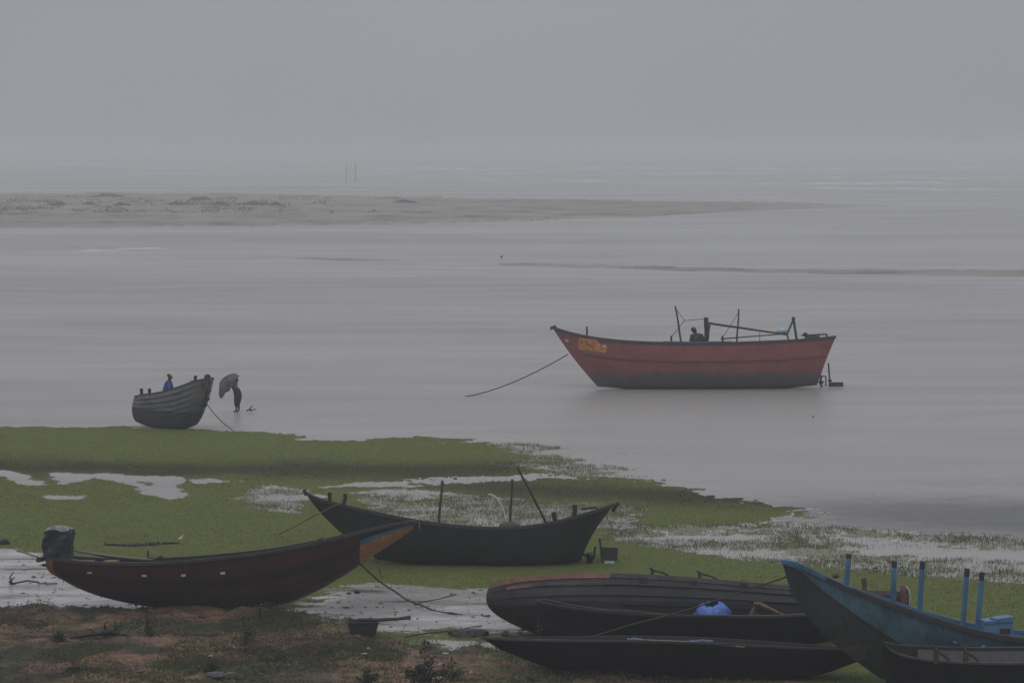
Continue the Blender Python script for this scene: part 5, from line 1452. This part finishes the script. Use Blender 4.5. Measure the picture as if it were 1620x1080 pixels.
# loose bits
for i, (px, py, sz, mm, nm, lb) in enumerate([
    (745, 1068, .048, 'pink', 'ball', 'pale pink ball on the brown bank right of the shrub'),
    (577, 1037, .05, 'plastic_white', 'litter', 'white scrap of litter on the brown soil below the tub'),
    (583, 1028, .03, 'plastic_white', 'litter', 'tiny pale scrap on the brown soil right under the tub'),
    (333, 1039, .035, 'plastic_white', 'litter', 'white scrap among the weeds at the bottom, below the upright stake'),
    (118, 1070, .035, 'plastic_white', 'litter', 'white scrap in the bottom left corner of the bank'),
    (221, 1074, .05, 'stone', 'stone', 'pale stone at the bottom edge, left one of the pair'),
    (342, 1078, .13, 'stone', 'stone', 'grey stone at the bottom edge, below the weeds'),
    (365, 1075, .09, 'wood_tan', 'wood_chip', 'tan chip of wood beside the grey stone at the bottom edge'),
    (232, 1002, .10, 'stone', 'stone', 'flat grey stone at the foot of the tall narrow weed'),
    (552, 935, .04, 'litter_dark', 'clod', 'left of two dark clods on the pale sand under the maroon bow'),
    (565, 934, .06, 'litter_dark', 'clod', 'right of two dark clods on the pale sand under the maroon bow'),
    (585, 1084, .06, 'plastic_white', 'litter', 'white scrap at the bottom edge between weed and shrub')]):
    a = ground_at(px, py, sz * .45); b = MB(); w_ = 0 if nm == 'ball' else .5
    b.lathe([(sz * .25, -sz * .7), (sz * .8, -sz * .4), (sz, 0), (sz * .75, sz * .5), (sz * .2, sz * .72)] if nm != 'ball' else [(sz * math.cos(q), sz * math.sin(q)) for q in np.linspace(-1.5, 1.5, 9)], (0, 0, 0), 12, 0, w_, 1.3 if nm != 'ball' else 1, 1)
    if nm == 'stone': b.v = [(x * 1.2, y, z * .8) for x, y, z in b.v]
    if nm == 'litter': b.v = [(x * 1.2, y, z * .35) for x, y, z in b.v]
    o = b.build(nm, M[mm], None, nm == 'ball'); o.location = a; tag(o, lb, nm.replace('_', ' '))

# small birds on the flats
def bird(px, py, h, m_, label, z=0.0):
    g = ground(px, py, z); z0 = max(TZ(g[0], g[1]), 0)
    V_ = [((0, 0, h * .62), .16 * h), ((-.22 * h, 0, h * .56), .12 * h), ((-.42 * h, 0, h * .50), .05 * h), ((.14 * h, 0, h * .78), .07 * h), ((.16 * h, 0, h * .94), .065 * h), ((.30 * h, 0, h * .93), .018 * h), ((.02 * h, .05 * h, h * .35), .02 * h), ((.02 * h, .05 * h, .0), .018 * h), ((.02 * h, -.05 * h, h * .35), .02 * h), ((.05 * h, -.05 * h, .0), .018 * h)]
    o = skin('bird', V_, [(0, 1), (1, 2), (0, 3), (3, 4), (4, 5), (0, 6), (6, 7), (0, 8), (8, 9)], m_, None, 0, 1)
    o.location = (g[0], g[1], z0 - .01); return tag(o, label, 'bird')
bird(425, 781, .30, M['bird'], 'small white bird on the grass left of the dark boat')
bird(287, 860, .22, M['bird'], 'small pale bird beside the seaweed line behind the maroon boat')
bird(1418, 866, .30, M['bird'], 'white bird standing in the flooded grass above the blue posts')
bird(1287, 662, .15, M['bird_dark'], 'small dark bird on the wet flat below the red boat')
bird(1386, 903, .16, M['bird_dark'], 'small dark bird on the grass beyond the blue boat')
bird(794, 411, .5, M['bird_dark'], 'distant wading bird standing at the tip of the sand strip')

# ------------------------------------------------------------------ far things: poles, scrub mounds, surf
for px, lb in ((547.5, 'left of two thin poles standing far out in the water'), (562, 'right of two thin poles standing far out in the water')):
    g = ground(px, 289, 0); s_ = g[1] / FPX; b = MB()
    b.tube([(0, 0, -1), (.05, 0, 2.5), (.12, 0, (289 - (262 if px < 550 else 257)) * s_)], [.10, .09, .08], 8); o = b.build('marker_pole', M['pole_far'], None); o.location = g; tag(o, lb, 'pole', 'far marker poles')
b = MB()
MOUNDS = [(90, 324, 24, 6, 'leftmost low scrub mound on the far sandbank'), (140, 324, 18, 5, 'second scrub mound from the left on the far sandbank'), (170, 311, 44, 7, 'low dark scrub mound on the crest of the far sandbank, left'), (192, 325, 22, 6, 'small scrub mound below the left crest of the far sandbank'), (285, 324, 36, 7, 'broad scrub mound left of the tallest one on the far sandbank'),
          (317, 316, 26, 9, 'tallest scrub mound on the crest of the far sandbank'), (342, 324, 34, 7, 'wide scrub mound right below the tallest one'), (398, 324, 40, 7, 'long scrub mound in the middle of the far sandbank'), (437, 324, 15, 5, 'small scrub mound at the right end of the row'), (642, 320, 28, 5, 'lone scrub mound on the right half of the far sandbank')]
for i, (px, py, w_, h_, lb) in enumerate(MOUNDS):
    g = ground(px, py, .4); s_ = g[1] / FPX; rg = random.Random(50 + i); b = MB()
    Wd, H = w_ * s_ * .68, h_ * s_
    for q in range(800):
        u = rg.gauss(0, .55); v = rg.gauss(0, .45); r2 = u * u + v * v
        if r2 > 1: continue
        p = Vector((u * Wd, v * Wd * .8, H * .85 * (1 - r2) ** 1.1 * rg.uniform(.1, 1.0) * (.8 + .3 * math.sin(4 * u + i))))
        d = Vector((rg.uniform(-1, 1), rg.uniform(-1, 1), rg.uniform(-.5, .8))).normalized() * rg.uniform(.12, .34); w = d.cross(Vector((rg.uniform(-1, 1), rg.uniform(-1, 1), rg.uniform(-1, 1)))).normalized() * .13
        b.add([p, p + d * .5 + w, p + d, p + d * .5 - w], [(0, 1, 2, 3)])
    o = b.build('scrub_mound', M['leaf_far'], None); o.location = (g[0], g[1], .35); tag(o, lb, 'scrub', 'scrub mounds on the far sandbank')

b = MB(); rg = random.Random(91); k_ = 0
while k_ < 5200:
    px, py = rg.uniform(-30, 700), rg.uniform(312, 338)
    dens = float(fbm(np.array([px / 30.0]), np.array([py / 5.0]), 121)[0]) - .44 - max(0, px - 330) / 1500
    if rg.random() > dens * 5: continue
    g = ground(px, py, .3); p = Vector((g[0], g[1], rg.uniform(.15, .62)))
    d = Vector((rg.uniform(-1, 1), rg.uniform(-1, 1), rg.uniform(-.3, .5))).normalized() * rg.uniform(.15, .45); w = Vector((-d.y, d.x, .3)).normalized() * .14
    b.add([p, p + d * .5 + w, p + d, p + d * .5 - w], [(0, 1, 2, 3)]); k_ += 1
tag(b.build('dune_grass', M['leaf_far'], None), 'thin grey scrub and dry grass spread over the far sandbank', None, kind='stuff')
b = MB(); rg = random.Random(77)
def crest(px0, px1, py, hz, seed, brk=.5):
    n = int((px1 - px0) / 5) + 2; L0, L1, L2 = [], [], []
    for i in range(n):
        px = px0 + (px1 - px0) * i / (n - 1)
        f = max(0.0, float(fbm(np.array([px / 38.0 + seed]), np.array([seed * 1.7]), 5)[0]) - brk + .28) * 2.2
        e = min(1, i / 4, (n - 1 - i) / 4); g = ground(px, py + 1.2 * math.sin(px / 90 + seed) + .6 * math.sin(px / 23 + seed * 2))
        dpt = g[1] * .006
        L0.append((g[0], g[1] - dpt, -.02)); L1.append((g[0], g[1], hz * f * e + .01)); L2.append((g[0], g[1] + dpt, -.02))
    b.grid([L0, L1, L2])
for k_, (a_, c_, y_, h_) in enumerate([(600, 850, 268, 1.44), (880, 1150, 266, 1.32), (1150, 1640, 268, 1.2), (940, 1400, 275, 0.66), (560, 900, 274, 0.54), (1300, 1640, 282, 0.48), (60, 500, 276, 0.48), (200, 640, 268, 0.72), (1000, 1500, 290, .45), (640, 1000, 286, .4), (-40, 220, 308, .35), (1280, 1640, 300, .35), (0, 420, 262, 1.6)]):
    crest(a_, c_, y_, h_, k_ * 3.1)
crest(115, 200, 398, .13, 8.2, .40); crest(180, 265, 394, .07, 3.2, .45)
tag(b.build('surf', M['foam'], None, True), 'broken lines of white surf far out beyond the sandbank', None, kind='stuff')

# ------------------------------------------------------------------ the rain haze
b = MB(); b.box((0, 2540, 6.0), (3800, 5160, 15.0))
hz = b.build('haze', [], None)
mh = bpy.data.materials.new('rain_haze'); mh.use_nodes = True
N = mh.node_tree.nodes; L = mh.node_tree.links
N.remove(N['Principled BSDF'])
pv_ = N.new('ShaderNodeVolumePrincipled')
pv_.inputs['Color'].default_value = (0.77, 0.778, 0.795, 1)
pv_.inputs['Density'].default_value = 0.00095
L.new(pv_.outputs[0], N['Material Output'].inputs['Volume'])
hz.data.materials.append(mh)
tag(hz, 'grey rain haze over the estuary', None, kind='stuff')
